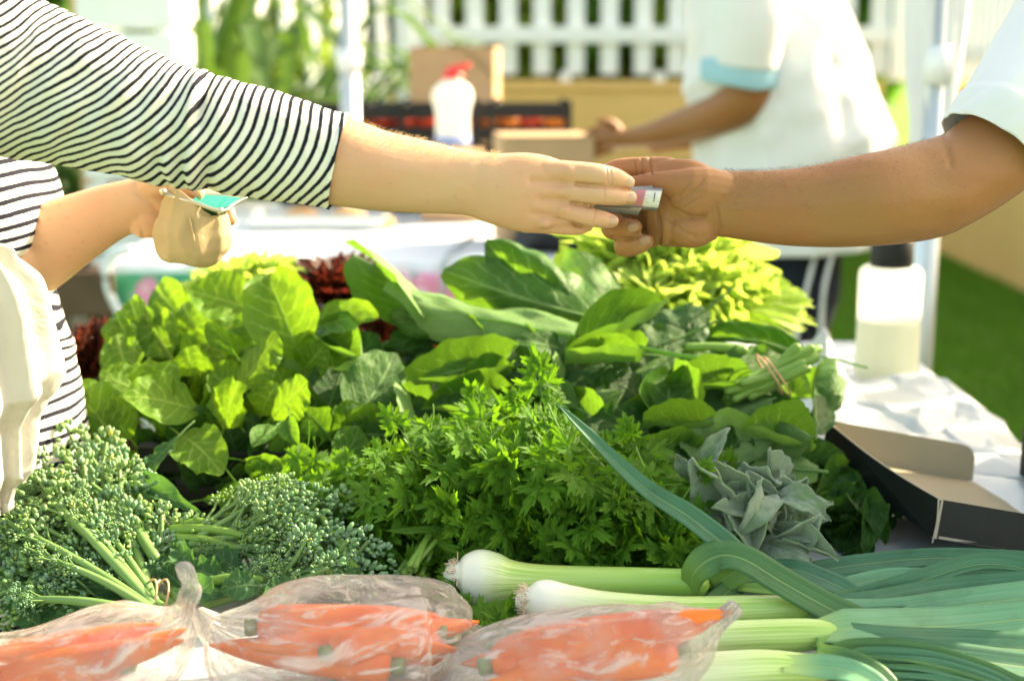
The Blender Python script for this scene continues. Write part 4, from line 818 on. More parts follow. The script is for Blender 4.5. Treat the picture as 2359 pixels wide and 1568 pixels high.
def fan(name, mat, W=.95, k=7, amp=.07, tooth=.05, curl=.9, cup=.3, seed=0, nt=97, nr=22, spread=1.15, stem=.06, stemr=.02, base=.22):
    """frilled lettuce leaf: a fan whose margin is longer than its arc, so the edge waves"""
    rg = random.Random(seed); ph = [rg.uniform(0, 6.28) for _ in range(6)]; g = G(); V = []; UV = []; Fc = []
    for i in range(nr+1):
        r = i/nr
        for j in range(nt):
            q = j/(nt-1)*2-1; th = q*spread; R = (1-.22*abs(q)**2.5)*(1+.06*math.sin(3*th+ph[0])+tooth*math.sin(k*7*q+ph[1])*r**4+tooth*.6*math.sin(k*13*q+ph[2])*r**6)
            rr = r*R; x = rr*math.sin(th)*W*(base+(1-base)*min(1, r*1.6)); y = rr*math.cos(th*.9); e = r**3
            z = amp*e*(math.sin(k*2*q*2+ph[3]+r*2)+.6*math.sin(k*4.3*q+ph[4]-r*3)+.35*math.sin(k*9*q+ph[5]+r*5))
            x += amp*e*.5*math.cos(k*4*q+ph[3]); y += amp*e*.45*math.cos(k*4.6*q+ph[4]); z += cup*x*x/W+.03*fbm((x*5, y*5, seed), 1)*r
            a = curl*(y-.3)*.9; V.append((x, y*.5+.5*math.sin(max(-1.5, min(1.5, a)))/max(.2, curl)+.15, z*math.cos(a)-curl*.45*(y-.2)**2*(1 if y > .2 else 0))); UV.append((.5+.5*q*min(1, r*1.2), r))
    for i in range(nr):
        for j in range(nt-1): Fc.append((i*nt+j, i*nt+j+1, (i+1)*nt+j+1, (i+1)*nt+j))
    g.add(V, Fc, UV); c = Vector(V[0]); V2 = [tuple(Vector(p)-c) for p in g.v]; g.v = V2
    if stemr: tube(g, [Vector((0, -stem, 0))]+[Vector(V2[i*nt+nt//2])-Vector((0, 0, stemr*.3)) for i in range(0, int(nr*.7), 2)], stemr, stemr*.2, 14, 6, uv=(.5, .3))
    me = g.mesh(name, mat); TIPS[me.name] = (Vector(V2[nr*nt+nt//2]), W*1.6); return me
def put(me, parent, p0, p1, nrm, wid=None, name='leaf'):
    T, W = TIPS[me.name]; p0, p1 = Vector(p0), Vector(p1); d = p1-p0; L = d.length
    def basis(y, z):
        y = y.normalized(); z = (z-y*z.dot(y)).normalized(); return Matrix((y.cross(z), y, z)).transposed()
    n_ = Vector(nrm)
    if abs(n_.normalized().dot(d.normalized())) > .97: n_ = n_+Vector((.31, -.4, .2))
    R = basis(d, n_) @ basis(T, Vector((0, 0, 1))).transposed(); s = L/T.length; sx = (wid/(W*s)) if wid else 1
    o = bpy.data.objects.new(name, me); link(o, parent, Matrix.Translation(p0) @ R.to_4x4() @ Matrix.Diagonal((s*sx, s, s, 1))); return o
LM = {
 'must': leafmat('mustard_leaf', (.075, .185, .010), (.125, .24, .030), (.24, .36, .07), (.26, .46, .012), .37, .36, nveins=6, slope=1.0),
 'aru': leafmat('rocket_leaf', (.045, .145, .010), (.09, .20, .028), (.18, .31, .07), (.20, .40, .012), .38, .33, nveins=6, slope=1.0),
 'coll': leafmat('broad_leaf', (.048, .140, .018), (.18, .31, .10), (.22, .35, .12), (.20, .40, .018), .34, .40, nveins=6, slope=1.3, veinw=.07),
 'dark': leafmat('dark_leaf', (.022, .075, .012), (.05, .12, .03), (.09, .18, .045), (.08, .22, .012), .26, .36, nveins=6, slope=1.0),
 'curly': leafmat('curly_lettuce_leaf', (.30, .45, .055), (.38, .52, .11), (.50, .60, .25), (.58, .78, .10), .46, .38, nveins=5, ribw=.12),
 'red': leafmat('red_lettuce_leaf', (.050, .014, .010), (.085, .026, .014), (.10, .05, .02), (.16, .022, .010), .3, .3, nveins=5, edge=(.040, .010, .008)),
 'sage': leafmat('woolly_leaf', (.22, .345, .17), (.33, .44, .27), (.13, .26, .10), (.22, .38, .12), .20, .9, .1, nveins=8, slope=1.0, fuzz=1.6, vb=-.8),
 'broc': leafmat('broccoli_leaf', (.035, .115, .045), (.08, .175, .075), (.15, .26, .10), (.12, .28, .04), .3, .45, nveins=5),
 'pars': leafmat('parsley_leaf', (.058, .185, .006), (.095, .235, .016), (.13, .27, .02), (.22, .46, .010), .38, .34, nveins=4, slope=1.6, veinw=.07),
}
M['stem'] = plain('green_stem', (.17, .31, .045), .4, .4, .2, 30, .2, transl=.15, tcol=(.4, .55, .1)); M['bstem'] = plain('broccoli_stem', (.15, .27, .075), .45, .4, .2, 30, .2, transl=.12, tcol=(.3, .45, .1))
M['band'] = plain('tan_rubber_band', (.50, .30, .16), .5, .4, .1, 40, .1)
LF = {}
def var(key, n, fn):
    LF[key] = [fn(i) for i in range(n)]
must = dict(prof=(.2, .48, .76, .93, 1.0, .99, .92, .78, .55, .12))
var('must', 7, lambda i: leaf('mustard_leaf', LM['must'], .70+.06*(i % 3), lob=(3, .02), teeth=(24, .03), ruf=(.026+.008*(i % 3), 2.2+.3*i % 2, 2), curl=[.5, .9, .2, -.35, .7, 1.3, .1][i], cup=[.2, .5, -.2, .4, .1, .3, .6][i], seed=10+i, stem=.35, **must))
var('lobe', 5, lambda i: leaf('rocket_leaf', LM['aru'], .42+.06*(i % 3), (.14, .30, .42, .85, 1.0, .88, .45, .04), lob=(3, .12), teeth=(16, .04), ruf=(.03, 2, 2), curl=[.4, .9, -.3, .6, 1.2][i], cup=[.25, .5, .1, .4, .2][i], seed=30+i, stem=.5, stemr=.014))
var('spoon', 4, lambda i: leaf('rocket_leaf', LM['aru'], .46, (.12, .25, .55, .95, 1.0, .8, .08), ruf=(.012, 2, 2), curl=[.5, 1.0, -.3, .2][i], cup=[.4, .7, .3, .5][i], seed=50+i, stem=.4, stemr=.016))
var('let', 6, lambda i: fan('lettuce_leaf', LM['must'], .72, 2+i % 2, .05, .010, [.9, .4, 1.2, .6, 1.5, .2][i], cup=[.4, .2, .6, .3, .1, .5][i], seed=70+i, nt=65))
coll = (.26, .60, .85, .97, 1.0, .97, .88, .72, .48, .10)
var('coll', 8, lambda i: leaf('broad_leaf', LM['coll'], .62, coll, teeth=(9, .06), ruf=(.028, 1.8, 2.2), curl=[.3, .8, 1.3, -.3, .5, .1, 1.0, .6][i], cup=[.2, .5, .2, .5, -.3, .7, .3, .1][i], fold=[.1, .3, .0, .5, -.2, .2, -.3, .6][i], edgecurl=[0, .5, -.5, .3, 0, .7, .6, -.4][i], seed=90+i, nu=21, nv=34, stem=.5, stemr=.017))
var('broad', 8, lambda i: leaf('broad_leaf', LM['coll'], .62, coll, teeth=(9, .06), ruf=(.035, 1.8, 2.2), curl=[.3, .8, 1.2, -.3, .5, .1, 1.0, .6][i], cup=[.2, .5, .2, .5, -.3, .7, .3, .1][i], fold=[.1, .3, .0, .5, -.2, .2, -.3, .6][i], edgecurl=[0, .5, -.5, .3, 0, .7, .6, -.4][i], seed=390+i, nu=21, nv=34, stem=.05, stemr=.017))
var('dark', 5, lambda i: leaf('dark_leaf', LM['dark'], .58, coll, teeth=(7, .08), ruf=(.035, 2.2, 2), curl=[.5, 1.0, -.3, .8, .2][i], cup=[.3, .6, .2, .0, .5][i], seed=110+i, stem=.4, stemr=.015))
var('curly', 6, lambda i: fan('curly_leaf', LM['curly'], .85, 6+i % 3, .095, .05, [.9, 1.3, .5, 1.1, .3, 1.6][i], seed=130+i))
var('red', 5, lambda i: fan('red_leaf', LM['red'], .80, 5+i % 2, .06, .05, [.9, 1.3, .5, 1.0, .3][i], seed=150+i))
var('sage', 8, lambda i: leaf('woolly_leaf', LM['sage'], .44+.05*(i % 3), (.32, .72, .95, 1.0, .85, .5, .07), ruf=(.03, 2.6, 2), curl=[.5, 1.2, 2.2, -.5, .8, 1.6, .1, 2.6][i], cup=[.3, .8, .2, .6, -.4, .4, .9, .3][i], fold=[.2, .6, .1, .8, .3, 0, 1.0, .3][i], tipcurl=[0, .3, .4, 0, .2, .3, 0, .2][i], seed=170+i, nu=17, nv=30, stem=.2, stemr=.02, rough=.035))
var('broc', 4, lambda i: leaf('broccoli_leaf', LM['broc'], .46, (.2, .6, .95, 1.0, .8, .4, .05), lob=(4, .12), ruf=(.05, 2.6, 2), curl=[.5, 1.2, -.4, .8][i], cup=[.3, .6, .1, .5][i], seed=190+i, stem=.35, stemr=.022))
def pick(rg, key): return rg.choice(LF[key])
NC = {'c': (0, -1, .25), 'u': (0, -.35, 1), 'b': (0, .9, .45), 'l': (-.8, -.5, .3), 'r': (.8, -.5, .3), 'd': (0, -1, -.5), 'cl': (-.5, -.85, .3), 'cr': (.5, -.85, .3), 'ul': (-.5, -.4, .8), 'ur': (.5, -.4, .8), 'cu': (0, -.75, .7), 'K': (0, .75, -.7), 'U': (0, .35, -1), 'kl': (.35, .75, -.6), 'kc': (0, 1, -.3)}
def hero(parent, rows):
    for r in rows:
        key, i, bx, by, bY, tx, ty, tY, w_, nn = r; Y = (bY+tY)/2
        put(LF[key][i], parent, P(bx, by, bY), P(tx, ty, tY), NC[nn], w_*Y/F)
def mound(parent, key, c, rad, n, seed, size=(.08, .13), up=.5, core=.55, hemi=(-1.57, 1.57), zmin=-.2, wj=.25, nflip=.35):
    """leaves growing outward from a heap, tips drooping"""
    rg = random.Random(seed); c = Vector(c)
    for i in range(n):
        el = math.asin(rg.uniform(max(-1, zmin), .98)); az = rg.uniform(*hemi); d = Vector((math.sin(az)*math.cos(el), -math.cos(az)*math.cos(el), math.sin(el)))
        L = rg.uniform(*size); s = Vector((d.x*rad[0], d.y*rad[1], d.z*rad[2])); tip = c+s*rg.uniform(.88, 1.08)
        dd = (d+Vector((rg.gauss(0, .35), rg.gauss(0, .35), up+rg.gauss(0, .25)))).normalized(); base = tip-dd*L
        z = Vector((0, 0, 1)); nn = z-d*d.z*.8+Vector((rg.gauss(0, wj), rg.gauss(0, wj), rg.gauss(0, wj)))
        if rg.random() < nflip: nn = d+Vector((rg.gauss(0, .3), rg.gauss(0, .3), .3))
        k_ = key if isinstance(key, str) else rg.choice(key)
        put(pick(rg, k_), parent, base, tip, nn)
def headl(name, label, key, c, r, n, seed, cat='lettuce', tilt=(0, 0, 1), group=None, span=1.25):
    """a lettuce: leaves in a rosette round a short core"""
    rg = random.Random(seed); c = Vector(c); o = thing(name, c, label, cat, group); ax = Vector(tilt).normalized(); x = ax.orthogonal().normalized(); y = ax.cross(x)
    for i in range(n):
        t = i/(n-1); az = i*2.4+rg.uniform(-.3, .3); el = span*(1-t*.92); d = (ax*math.cos(el)+(x*math.cos(az)+y*math.sin(az))*math.sin(el)).normalized()
        L = r*(1.0-.28*t)*rg.uniform(.88, 1.1); nn = ax*math.sin(el)-(x*math.cos(az)+y*math.sin(az))*math.cos(el)
        b = c-ax*.0+d*r*.08; jt = .4 if key == 'curly' else .15; put(pick(rg, key), o, b, b+d*L, nn+Vector((rg.gauss(0, jt), rg.gauss(0, jt), rg.gauss(0, jt))))
    return o

# ================================================================== PRODUCE
# shallow black crates that carry the heaps
CRZ = TZ+.014
crate('black crate under the heap of lettuce and rocket at the left', (-.20, 1.86, CRZ), (.52, .36, .085), M['black_plastic'], 0, 2, 'crate', 'black crates under the greens')
crate('black crate under the broad leaf bunches in the middle', (.19, 1.97, CRZ), (.36, .36, .085), M['black_plastic'], 0, 2, 'crate', 'black crates under the greens')

def YL_(y): return 1.60+(1080-y)/430*.22
# ---- left heap
gA = thing('mustard_greens', (P(500, 900, 1.78).x, 1.78, CRZ+.02), 'bright green mustard leaves heaped at the left of the table', 'greens')
H1 = []
def L(key, i, bx, by, tx, ty, w_, nn, db=.03, dt=0.0):
    H1.append((key, i, bx, by, YL_(by)+db, tx, ty, YL_(ty)+dt, w_*1.15, nn))
L('must', 0, 455, 945, 284, 912, 118, 'cu', .04, -.03); L('must', 2, 548, 900, 640, 768, 88, 'cl', .02, -.03); L('must', 1, 690, 825, 618, 630, 150, 'c', .04, -.02)
L('must', 0, 715, 760, 872, 728, 90, 'cu', .06, -.02); L('must', 3, 590, 715, 436, 668, 120, 'cu', .05, .03); L('let', 1, 512, 995, 550, 878, 120, 'cl', .03, -.04)
L('must', 2, 628, 960, 708, 876, 90, 'cl', .02, -.05); L('spoon', 1, 668, 958, 688, 1026, 44, 'c', -.04, -.06); L('spoon', 0, 650, 978, 582, 1030, 50, 'cu', -.01, -.04)
L('must', 4, 415, 1002, 512, 1092, 108, 'cu', .03, -.03); L('must', 2, 262, 1005, 158, 890, 130, 'c', .04, .0); L('must', 4, 350, 915, 228, 862, 95, 'cu', .06, .02)
L('spoon', 3, 548, 825, 476, 742, 48, 'cl', .02, -.02); L('lobe', 0, 612, 800, 540, 726, 75, 'c', .04, .02); L('must', 5, 700, 850, 750, 790, 80, 'c', .05, .0)
L('must', 0, 770, 860, 755, 800, 70, 'cr', .05, .02); L('let', 2, 450, 870, 430, 800, 110, 'c', .05, .0); L('let', 0, 330, 930, 395, 830, 110, 'c', .03, -.01)
hero(gA, H1); H1 = []
L('must', 1, 300, 1010, 240, 930, 100, 'c', .05, .02); L('must', 6, 560, 900, 480, 850, 90, 'cu', .06, .03); L('let', 4, 600, 960, 640, 880, 90, 'c', .05, .0); L('must', 3, 430, 850, 505, 760, 100, 'c', .07, .03); L('let', 3, 560, 990, 500, 900, 90, 'cl', .06, .01); L('must', 6, 690, 940, 640, 850, 90, 'c', .07, .04)
L('let', 1, 300, 880, 270, 770, 110, 'c', .09, .07); L('let', 5, 400, 830, 330, 720, 130, 'c', .10, .09); L('let', 0, 480, 800, 420, 700, 120, 'c', .10, .08); L('let', 3, 350, 800, 300, 690, 110, 'cl', .12, .10); L('let', 2, 440, 760, 360, 660, 110, 'c', .12, .11); L('let', 5, 330, 860, 265, 720, 100, 'cl', .12, .10); L('let', 2, 520, 840, 460, 760, 100, 'cu', .08, .05)
hero(gA, H1); H1 = []
mound(gA, ['must', 'must', 'lobe', 'let'], (P(500, 970, 1.93).x, 1.93, .85), (.17, .13, .13), 44, 21, (.07, .11), .4, zmin=-.1)
gR = thing('rocket_bunch', (P(620, 1050, 1.72).x, 1.72, CRZ+.01), 'darker rocket leaves spilling forward under the mustard greens', 'greens')
L('spoon', 2, 750, 1095, 828, 982, 80, 'c', .02, .0); L('spoon', 1, 585, 1112, 602, 1050, 58, 'c', .02, -.02); L('spoon', 0, 690, 1130, 745, 1060, 85, 'c', .03, -.01); L('lobe', 1, 520, 1080, 470, 1010, 80, 'c', .03, .01)
L('spoon', 3, 640, 1060, 720, 1040, 50, 'cu', 0, -.03); L('spoon', 0, 560, 1060, 660, 1090, 45, 'cu', .02, -.02); L('lobe', 2, 470, 1150, 590, 1130, 80, 'cu', .03, .0); L('lobe', 3, 760, 1010, 700, 940, 80, 'c', .04, .0); L('spoon', 1, 760, 1000, 830, 930, 70, 'c', .05, .02)
hero(gR, H1); H1 = []
mound(gR, ['spoon', 'lobe', 'dark'], (P(600, 1110, 1.78).x, 1.78, .80), (.18, .13, .11), 70, 22, (.06, .11), .35, zmin=-.15)
gS = thing('spinach_bunch', (P(830, 900, 1.84).x, 1.84, CRZ+.02), 'large dark smooth leaves between the rocket and the red lettuce', 'greens')
L('coll', 0, 815, 965, 908, 812, 135, 'c', .04, .04); L('coll', 3, 735, 765, 834, 832, 95, 'cu', .05, .02); L('dark', 0, 760, 930, 800, 830, 110, 'c', .05, .05); L('coll', 5, 900, 1000, 790, 985, 90, 'cu', .05, .03); L('dark', 1, 880, 990, 935, 900, 90, 'c', .08, .06); L('dark', 2, 790, 870, 870, 770, 100, 'c', .08, .05)
hero(gS, H1); H1 = []
mound(gS, ['dark', 'coll'], (P(840, 960, 1.88).x, 1.88, .84), (.12, .13, .12), 26, 23, (.09, .14), .5, zmin=-.1)
# lettuces behind
o = headl('green_lettuce', 'loose green lettuce with wavy leaves at the left rear of the heap', 'let', P(390, 850, 2.0), .11, 16, 31, tilt=(-.15, -.45, 1))
headl('red_lettuce', 'dark red curly lettuce poking out at the far left beside the striped top', 'red', P(225, 890, 1.93), .10, 18, 32, tilt=(-.5, -.3, .8), group='red lettuces')
headl('red_lettuce', 'dark red curly lettuce in the gap left of the broad leaves', 'red', P(905, 865, 2.0), .12, 18, 33, tilt=(0, -.5, .9), group='red lettuces')
headl('red_lettuce', 'sunlit red curly lettuce behind the rocket at the back', 'red', P(775, 725, 2.12), .10, 20, 34, tilt=(0, -.2, 1), group='red lettuces')
headl('curly_lettuce', 'pale frilly lettuce behind the left heap under the purse', 'curly', P(600, 735, 2.15), .115, 22, 35, tilt=(-.1, -.2, 1), group='pale curly lettuces')
headl('curly_lettuce', 'bright yellow green frilly lettuce right under the hands', 'curly', P(1490, 690, 2.18), .165, 26, 36, tilt=(0, -.25, 1), group='pale curly lettuces')
headl('curly_lettuce', 'bright frilly lettuce nearest to the translucent bottle', 'curly', P(1600, 755, 2.12), .145, 26, 37, tilt=(.15, -.35, 1), group='pale curly lettuces')
headl('curly_lettuce', 'bright frilly lettuce behind the broad leaves below the vendor\'s palm', 'curly', P(1500, 770, 2.06), .12, 20, 38, tilt=(-.1, -.5, 1), group='pale curly lettuces')

# ---- broad leaf bunches (centre and right)
def YC(y): return 1.58+(1060-y)/460*.40
def C(key, i, bx, by, tx, ty, w_, nn, db=.02, dt=0.0): H1.append((key, i, bx, by, YC(by)+db, tx, ty, YC(ty)+dt, w_, nn))
b1 = thing('collard_bunch', (P(1150, 780, 1.9).x, 1.9, CRZ+.02), 'upper bunch of very large broad green leaves below the handshake', 'greens')
H1 += [('broad', 4, 1420, 745, 1.88, 1020, 622, 1.92, 200, 'c'), ('broad', 7, 1330, 750, 1.91, 1120, 556, 1.95, 170, 'c'), ('broad', 0, 1420, 760, 1.92, 1310, 572, 1.97, 130, 'kc'), ('coll', 0, 1420, 790, 1.79, 885, 660, 1.83, 150, 'K')]; C('coll', 1, 1020, 760, 868, 606, 120, 'cl', .03, .02); C('coll', 1, 1330, 805, 1505, 728, 95, 'cu', .0, .0)
C('coll', 2, 1010, 770, 900, 720, 90, 'cu', .0, -.02); C('dark', 1, 1010, 790, 990, 690, 90, 'c', .02, -.02); C('coll', 5, 1120, 820, 1060, 745, 100, 'c', .03, .0); C('coll', 3, 1230, 860, 1165, 770, 140, 'c', .04, .02)
hero(b1, H1); H1 = []; mound(b1, ['coll', 'dark'], (P(1160, 850, 2.06).x, 2.06, .88), (.16, .12, .09), 26, 41, (.08, .13), .3, zmin=-.1)
b2 = thing('collard_bunch', (P(1560, 840, 1.85).x, 1.85, CRZ+.02), 'bunch of broad leaves with cut stalks pointing right above the woolly herb', 'greens')
C('dark', 0, 1560, 845, 1540, 740, 110, 'c', .04, .06); C('coll', 5, 1480, 815, 1380, 812, 60, 'cu', .0, -.02); C('coll', 7, 1860, 815, 1590, 778, 75, 'cu', .10, .10); C('coll', 5, 1300, 838, 1474, 832, 62, 'cu', -.02, -.02)
C('coll', 3, 1395, 990, 1320, 900, 90, 'c', .03, -.01); C('coll', 5, 1570, 1000, 1545, 862, 165, 'c', .05, -.01); C('coll', 1, 1700, 900, 1540, 900, 70, 'cu', .04, .02); C('dark', 3, 1480, 920, 1390, 860, 100, 'cu', .04, .0)
C('coll', 0, 1720, 865, 1620, 880, 60, 'cu', .02, .02); H1 += [('broad', 0, 1885, 1085, 1.62, 1530, 1030, 1.64, 150, 'K')]; C('broad', 3, 1745, 945, 1872, 1005, 75, 'K', .0, -.02); C('broad', 0, 1880, 1000, 1850, 850, 90, 'cr', .04, .08)
C('broad', 2, 1900, 960, 1890, 830, 80, 'r', .08, .12); C('coll', 5, 1640, 985, 1480, 985, 60, 'cu', .0, .0); C('dark', 4, 1640, 1090, 1720, 1000, 110, 'c', .05, .02); C('coll', 5, 1280, 960, 1300, 850, 90, 'cl', .05, .02)
C('coll', 3, 1430, 985, 1490, 905, 80, 'cr', .05, .0); C('dark', 1, 1500, 1010, 1600, 1000, 60, 'c', .03, -.02)
hero(b2, H1); H1 = []; mound(b2, ['coll', 'dark', 'dark'], (P(1600, 960, 1.95).x, 1.95, .83), (.16, .13, .11), 44, 42, (.08, .13), .3, zmin=-.2)
b3 = thing('collard_bunch', (P(1100, 920, 1.78).x, 1.78, CRZ+.01), 'bunch of folded broad leaves just behind the parsley', 'greens')
C('coll', 6, 1165, 845, 955, 885, 90, 'cu', .0, -.02); C('coll', 0, 1240, 930, 1170, 790, 130, 'c', .04, .05); C('dark', 2, 1100, 960, 990, 930, 90, 'cu', .02, .0); C('coll', 7, 1330, 940, 1210, 880, 90, 'cu', .0, .0); C('coll', 5, 960, 990, 945, 910, 60, 'cl', .03, .02); C('dark', 4, 1000, 880, 950, 800, 100, 'c', .06, .06)
hero(b3, H1); H1 = []; mound(b3, ['dark', 'coll'], (P(1120, 970, 1.88).x, 1.88, .82), (.17, .10, .10), 34, 43, (.09, .14), .3, zmin=-.2)
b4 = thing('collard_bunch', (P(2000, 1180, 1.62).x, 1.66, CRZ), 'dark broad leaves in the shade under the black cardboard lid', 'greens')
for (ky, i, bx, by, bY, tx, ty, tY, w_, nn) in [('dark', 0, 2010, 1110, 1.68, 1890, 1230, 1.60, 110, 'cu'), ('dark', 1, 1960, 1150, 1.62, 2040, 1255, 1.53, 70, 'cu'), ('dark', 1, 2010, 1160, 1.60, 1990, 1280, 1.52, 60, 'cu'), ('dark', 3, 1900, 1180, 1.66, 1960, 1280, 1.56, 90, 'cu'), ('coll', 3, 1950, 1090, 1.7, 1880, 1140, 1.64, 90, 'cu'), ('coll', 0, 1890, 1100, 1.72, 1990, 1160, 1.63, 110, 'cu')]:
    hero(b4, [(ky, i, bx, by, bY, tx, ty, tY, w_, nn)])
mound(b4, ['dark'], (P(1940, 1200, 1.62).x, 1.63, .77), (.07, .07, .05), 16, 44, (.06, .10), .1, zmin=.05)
mound(b2, ['dark', 'coll', 'dark'], (P(1400, 960, 1.92).x, 1.92, .82), (.12, .09, .10), 30, 46, (.08, .12), .3, zmin=-.2)
mound(b2, ['dark'], (P(1740, 1040, 1.72).x, 1.72, .80), (.13, .07, .08), 24, 47, (.07, .11), .3, zmin=-.2)
def shingle(root, y0, y1, xs, seed, dy=42):
    """broad leaves laid one over another like tiles, stalks to the right"""
    rg = random.Random(seed); y = y0; r_ = 0
    while y < y1:
        x = xs[0]+rg.uniform(0, 60)+(r_ % 2)*50
        while x < xs[1]:
            L_ = rg.uniform(130, 210); a_ = rg.gauss(.12, .30); w_ = rg.uniform(85, 135); Y = YC(y)+rg.uniform(-.012, .02); key = 'broad' if rg.random() < .72 else 'dark'
            nn = Vector((rg.gauss(0, .25), -.72+rg.gauss(0, .15), .72+rg.gauss(0, .15)))*(-1 if rg.random() < .62 else 1)
            b_ = P(x+L_*.5*math.cos(a_), y-L_*.5*math.sin(a_)*.8-6, Y+.035); t_ = P(x-L_*.5*math.cos(a_), y+L_*.5*math.sin(a_)*.8+10, Y-.01)
            put(rg.choice(LF[key]), root, b_, t_, nn, w_*Y/F); x += rg.uniform(85, 130)
        y += dy; r_ += 1
shingle(b1, 765, 835, (960, 1560), 51); shingle(b3, 845, 960, (950, 1330), 52); shingle(b2, 850, 1090, (1330, 1770), 53)
# cut stalks with a rubber band, belonging to the right hand bunch
rg = random.Random(12)
for i in range(13):
    a_, b_ = P(1700+rg.uniform(-30, 30), 905+rg.uniform(-25, 25), YC(900)+rg.uniform(-.01, .04)), P(1850+rg.uniform(-25, 40), 815+rg.uniform(-15, 45), YC(840)+rg.uniform(-.03, .04))
    g = G(); tube(g, [a_, a_.lerp(b_, .5)+Vector((0, 0, -.003)), b_], .0052, .0065, 10, 10); g.obj('stalk', M['stem'], b2)
for i in range(5):
    a_, b_ = P(1585, 800+i*11, YC(800)+.02*(i % 2)), P(1715+rg.uniform(-10, 20), 806+i*11, YC(800)+.01*(i % 3)); g = G(); tube(g, [a_, a_.lerp(b_, .5)+Vector((0, 0, .002)), b_], .006, .007, 10, 10); g.obj('stalk', M['stem'], b2)
for px, py in ((1772, 862), (1790, 868)):
    c = P(px, py, YC(860)+.0); g = G(); d = Vector((.8, .1, .5)).normalized(); x = d.orthogonal().normalized(); y = d.cross(x)
    pts = [c+(x*math.cos(t)*.030+y*math.sin(t)*.026) for t in np.linspace(0, 6.283, 20)]; tube(g, pts, .0014, .0014, 60, 6); g.obj('rubber_band', M['band'], b2)

# ---- parsley: every compound leaf is stem + cut leaflets
def parsley(seed):
    rg = random.Random(seed); g = G(); bend = rg.uniform(-.25, .35)
    def ax(t): return Vector((.10*math.sin(t*2+seed), t, -bend*t*t+.06*math.sin(t*5+seed)))
    tube(g, [ax(t) for t in np.linspace(-.25, .95, 10)], .0125, .006, 20, 6, uv=(.5, .3))
    def leaflet(p, d, n_, s):
        d = d.normalized(); n_ = (n_-d*n_.dot(d)).normalized(); x = d.cross(n_); K = 60; V = [p]; UV = [(.5, 0)]; Fc = []; dr = rg.uniform(-.25, .45); fo = rg.uniform(.0, .5); ph = rg.uniform(0, 1)
        for ring in (.5, 1.0):
            for i in range(K+1):
                th = (i/K*2-1)*1.95; lobe = .5+.5*math.cos(th/1.95*math.pi*3); env = (1-.34*(abs(th)/1.95)**2)*(.45+.55*lobe**.8); tooth = .82+.36*abs(((i*.23+ph) % 1)-.5)*2*(1 if ring == 1 else .3)
                r = s*env*(tooth if ring == 1 else 1)*ring; q = p+d*r*math.cos(th*.82)+x*r*math.sin(th*.82)*.95; zz = -dr*r*r/s+fo*abs(math.sin(th))*r*.5+.10*r*math.sin(th*4+seed)
                V.append(q+n_*zz); UV.append((.5+.5*math.sin(th*.82)*ring, ring*math.cos(th*.5)))
        for i in range(K): Fc.append((0, 1+i, 2+i)); Fc.append((1+i, K+2+i, K+3+i, 2+i))
        g.add(V, Fc, UV)
    for t, sz, sub in ((.36, .40, 1), (.40, .40, -1), (.72, .30, 1), (.70, .30, -1)):
        t += rg.uniform(-.04, .04); b = ax(t); d = Vector((sub*.95, .55, rg.uniform(-.15, .3))).normalized(); e = b+d*sz*.62
        tube(g, [b, b.lerp(e, .5)+Vector((0, 0, .02)), e], .007, .004, 8, 5, uv=(.5, .3)); nn = Vector((rg.gauss(0, .4), rg.gauss(0, .25), 1))
        leaflet(e, d+Vector((0, .25, 0)), nn, sz*1.12); sd = Vector((0, 0, 1)).cross(d)
        for s in (1, -1): leaflet(b.lerp(e, .7), d*.3+sd*s*.9+Vector((0, .1, 0)), nn+Vector((rg.gauss(0, .3), 0, 0)), sz*.74)
    e = ax(.97); leaflet(e, ax(.97)-ax(.9), Vector((0, 0, 1)), .46)
    for s in (1, -1): leaflet(ax(.92), Vector((s*.9, .55, 0)), Vector((s*.3, 0, 1)), .34)
    me = g.mesh('parsley_leaf', LM['pars']); TIPS[me.name] = (Vector((0, 1.25, -bend)), .9); return me
LF['pars'] = [parsley(200+i) for i in range(10)]
pB = thing('parsley_bunch', (P(1180, 1250, 1.55).x, 1.55, TZ+.015), 'big bunch of flat leaf parsley in the middle of the table', 'parsley')
rg = random.Random(77); cen = Vector((P(1150, 1250, 1.60).x, 1.60, .76)); cnt = 0
top = lambda px: np.interp(px, [660, 760, 900, 1000, 1120, 1230, 1330, 1450, 1560, 1650], [1110, 1060, 985, 930, 905, 890, 930, 1000, 1030, 1140])
while cnt < 270:
    px = rg.uniform(680, 1625); tp = top(px); t = rg.random()**.8; py = tp+25+(1325-tp)*t; 
    if px > 1480 and py > 1290 or px < 830 and py > 1200: continue
    Y = 1.60-.17*math.sin(min(1, (py-tp)/230)*1.5)+rg.uniform(-.01, .05); tip = P(px, py, Y); cp = Vector((tip.x*.75+cen.x*.25, 1.66, .76+(tip.z-.76)*.35))
    d = (tip-cp).normalized()*.6+Vector((rg.gauss(-.25, .6), rg.gauss(-.1, .2), .15+rg.gauss(0, .45))); Ln_ = rg.uniform(.06, .09); d.normalize()
    nn = Vector((rg.gauss(0, .35), -.85+rg.gauss(0, .3), .65+rg.gauss(0, .25))); put(pick(rg, 'pars'), pB, tip-d*Ln_, tip, nn, name='parsley_leaf'); cnt += 1
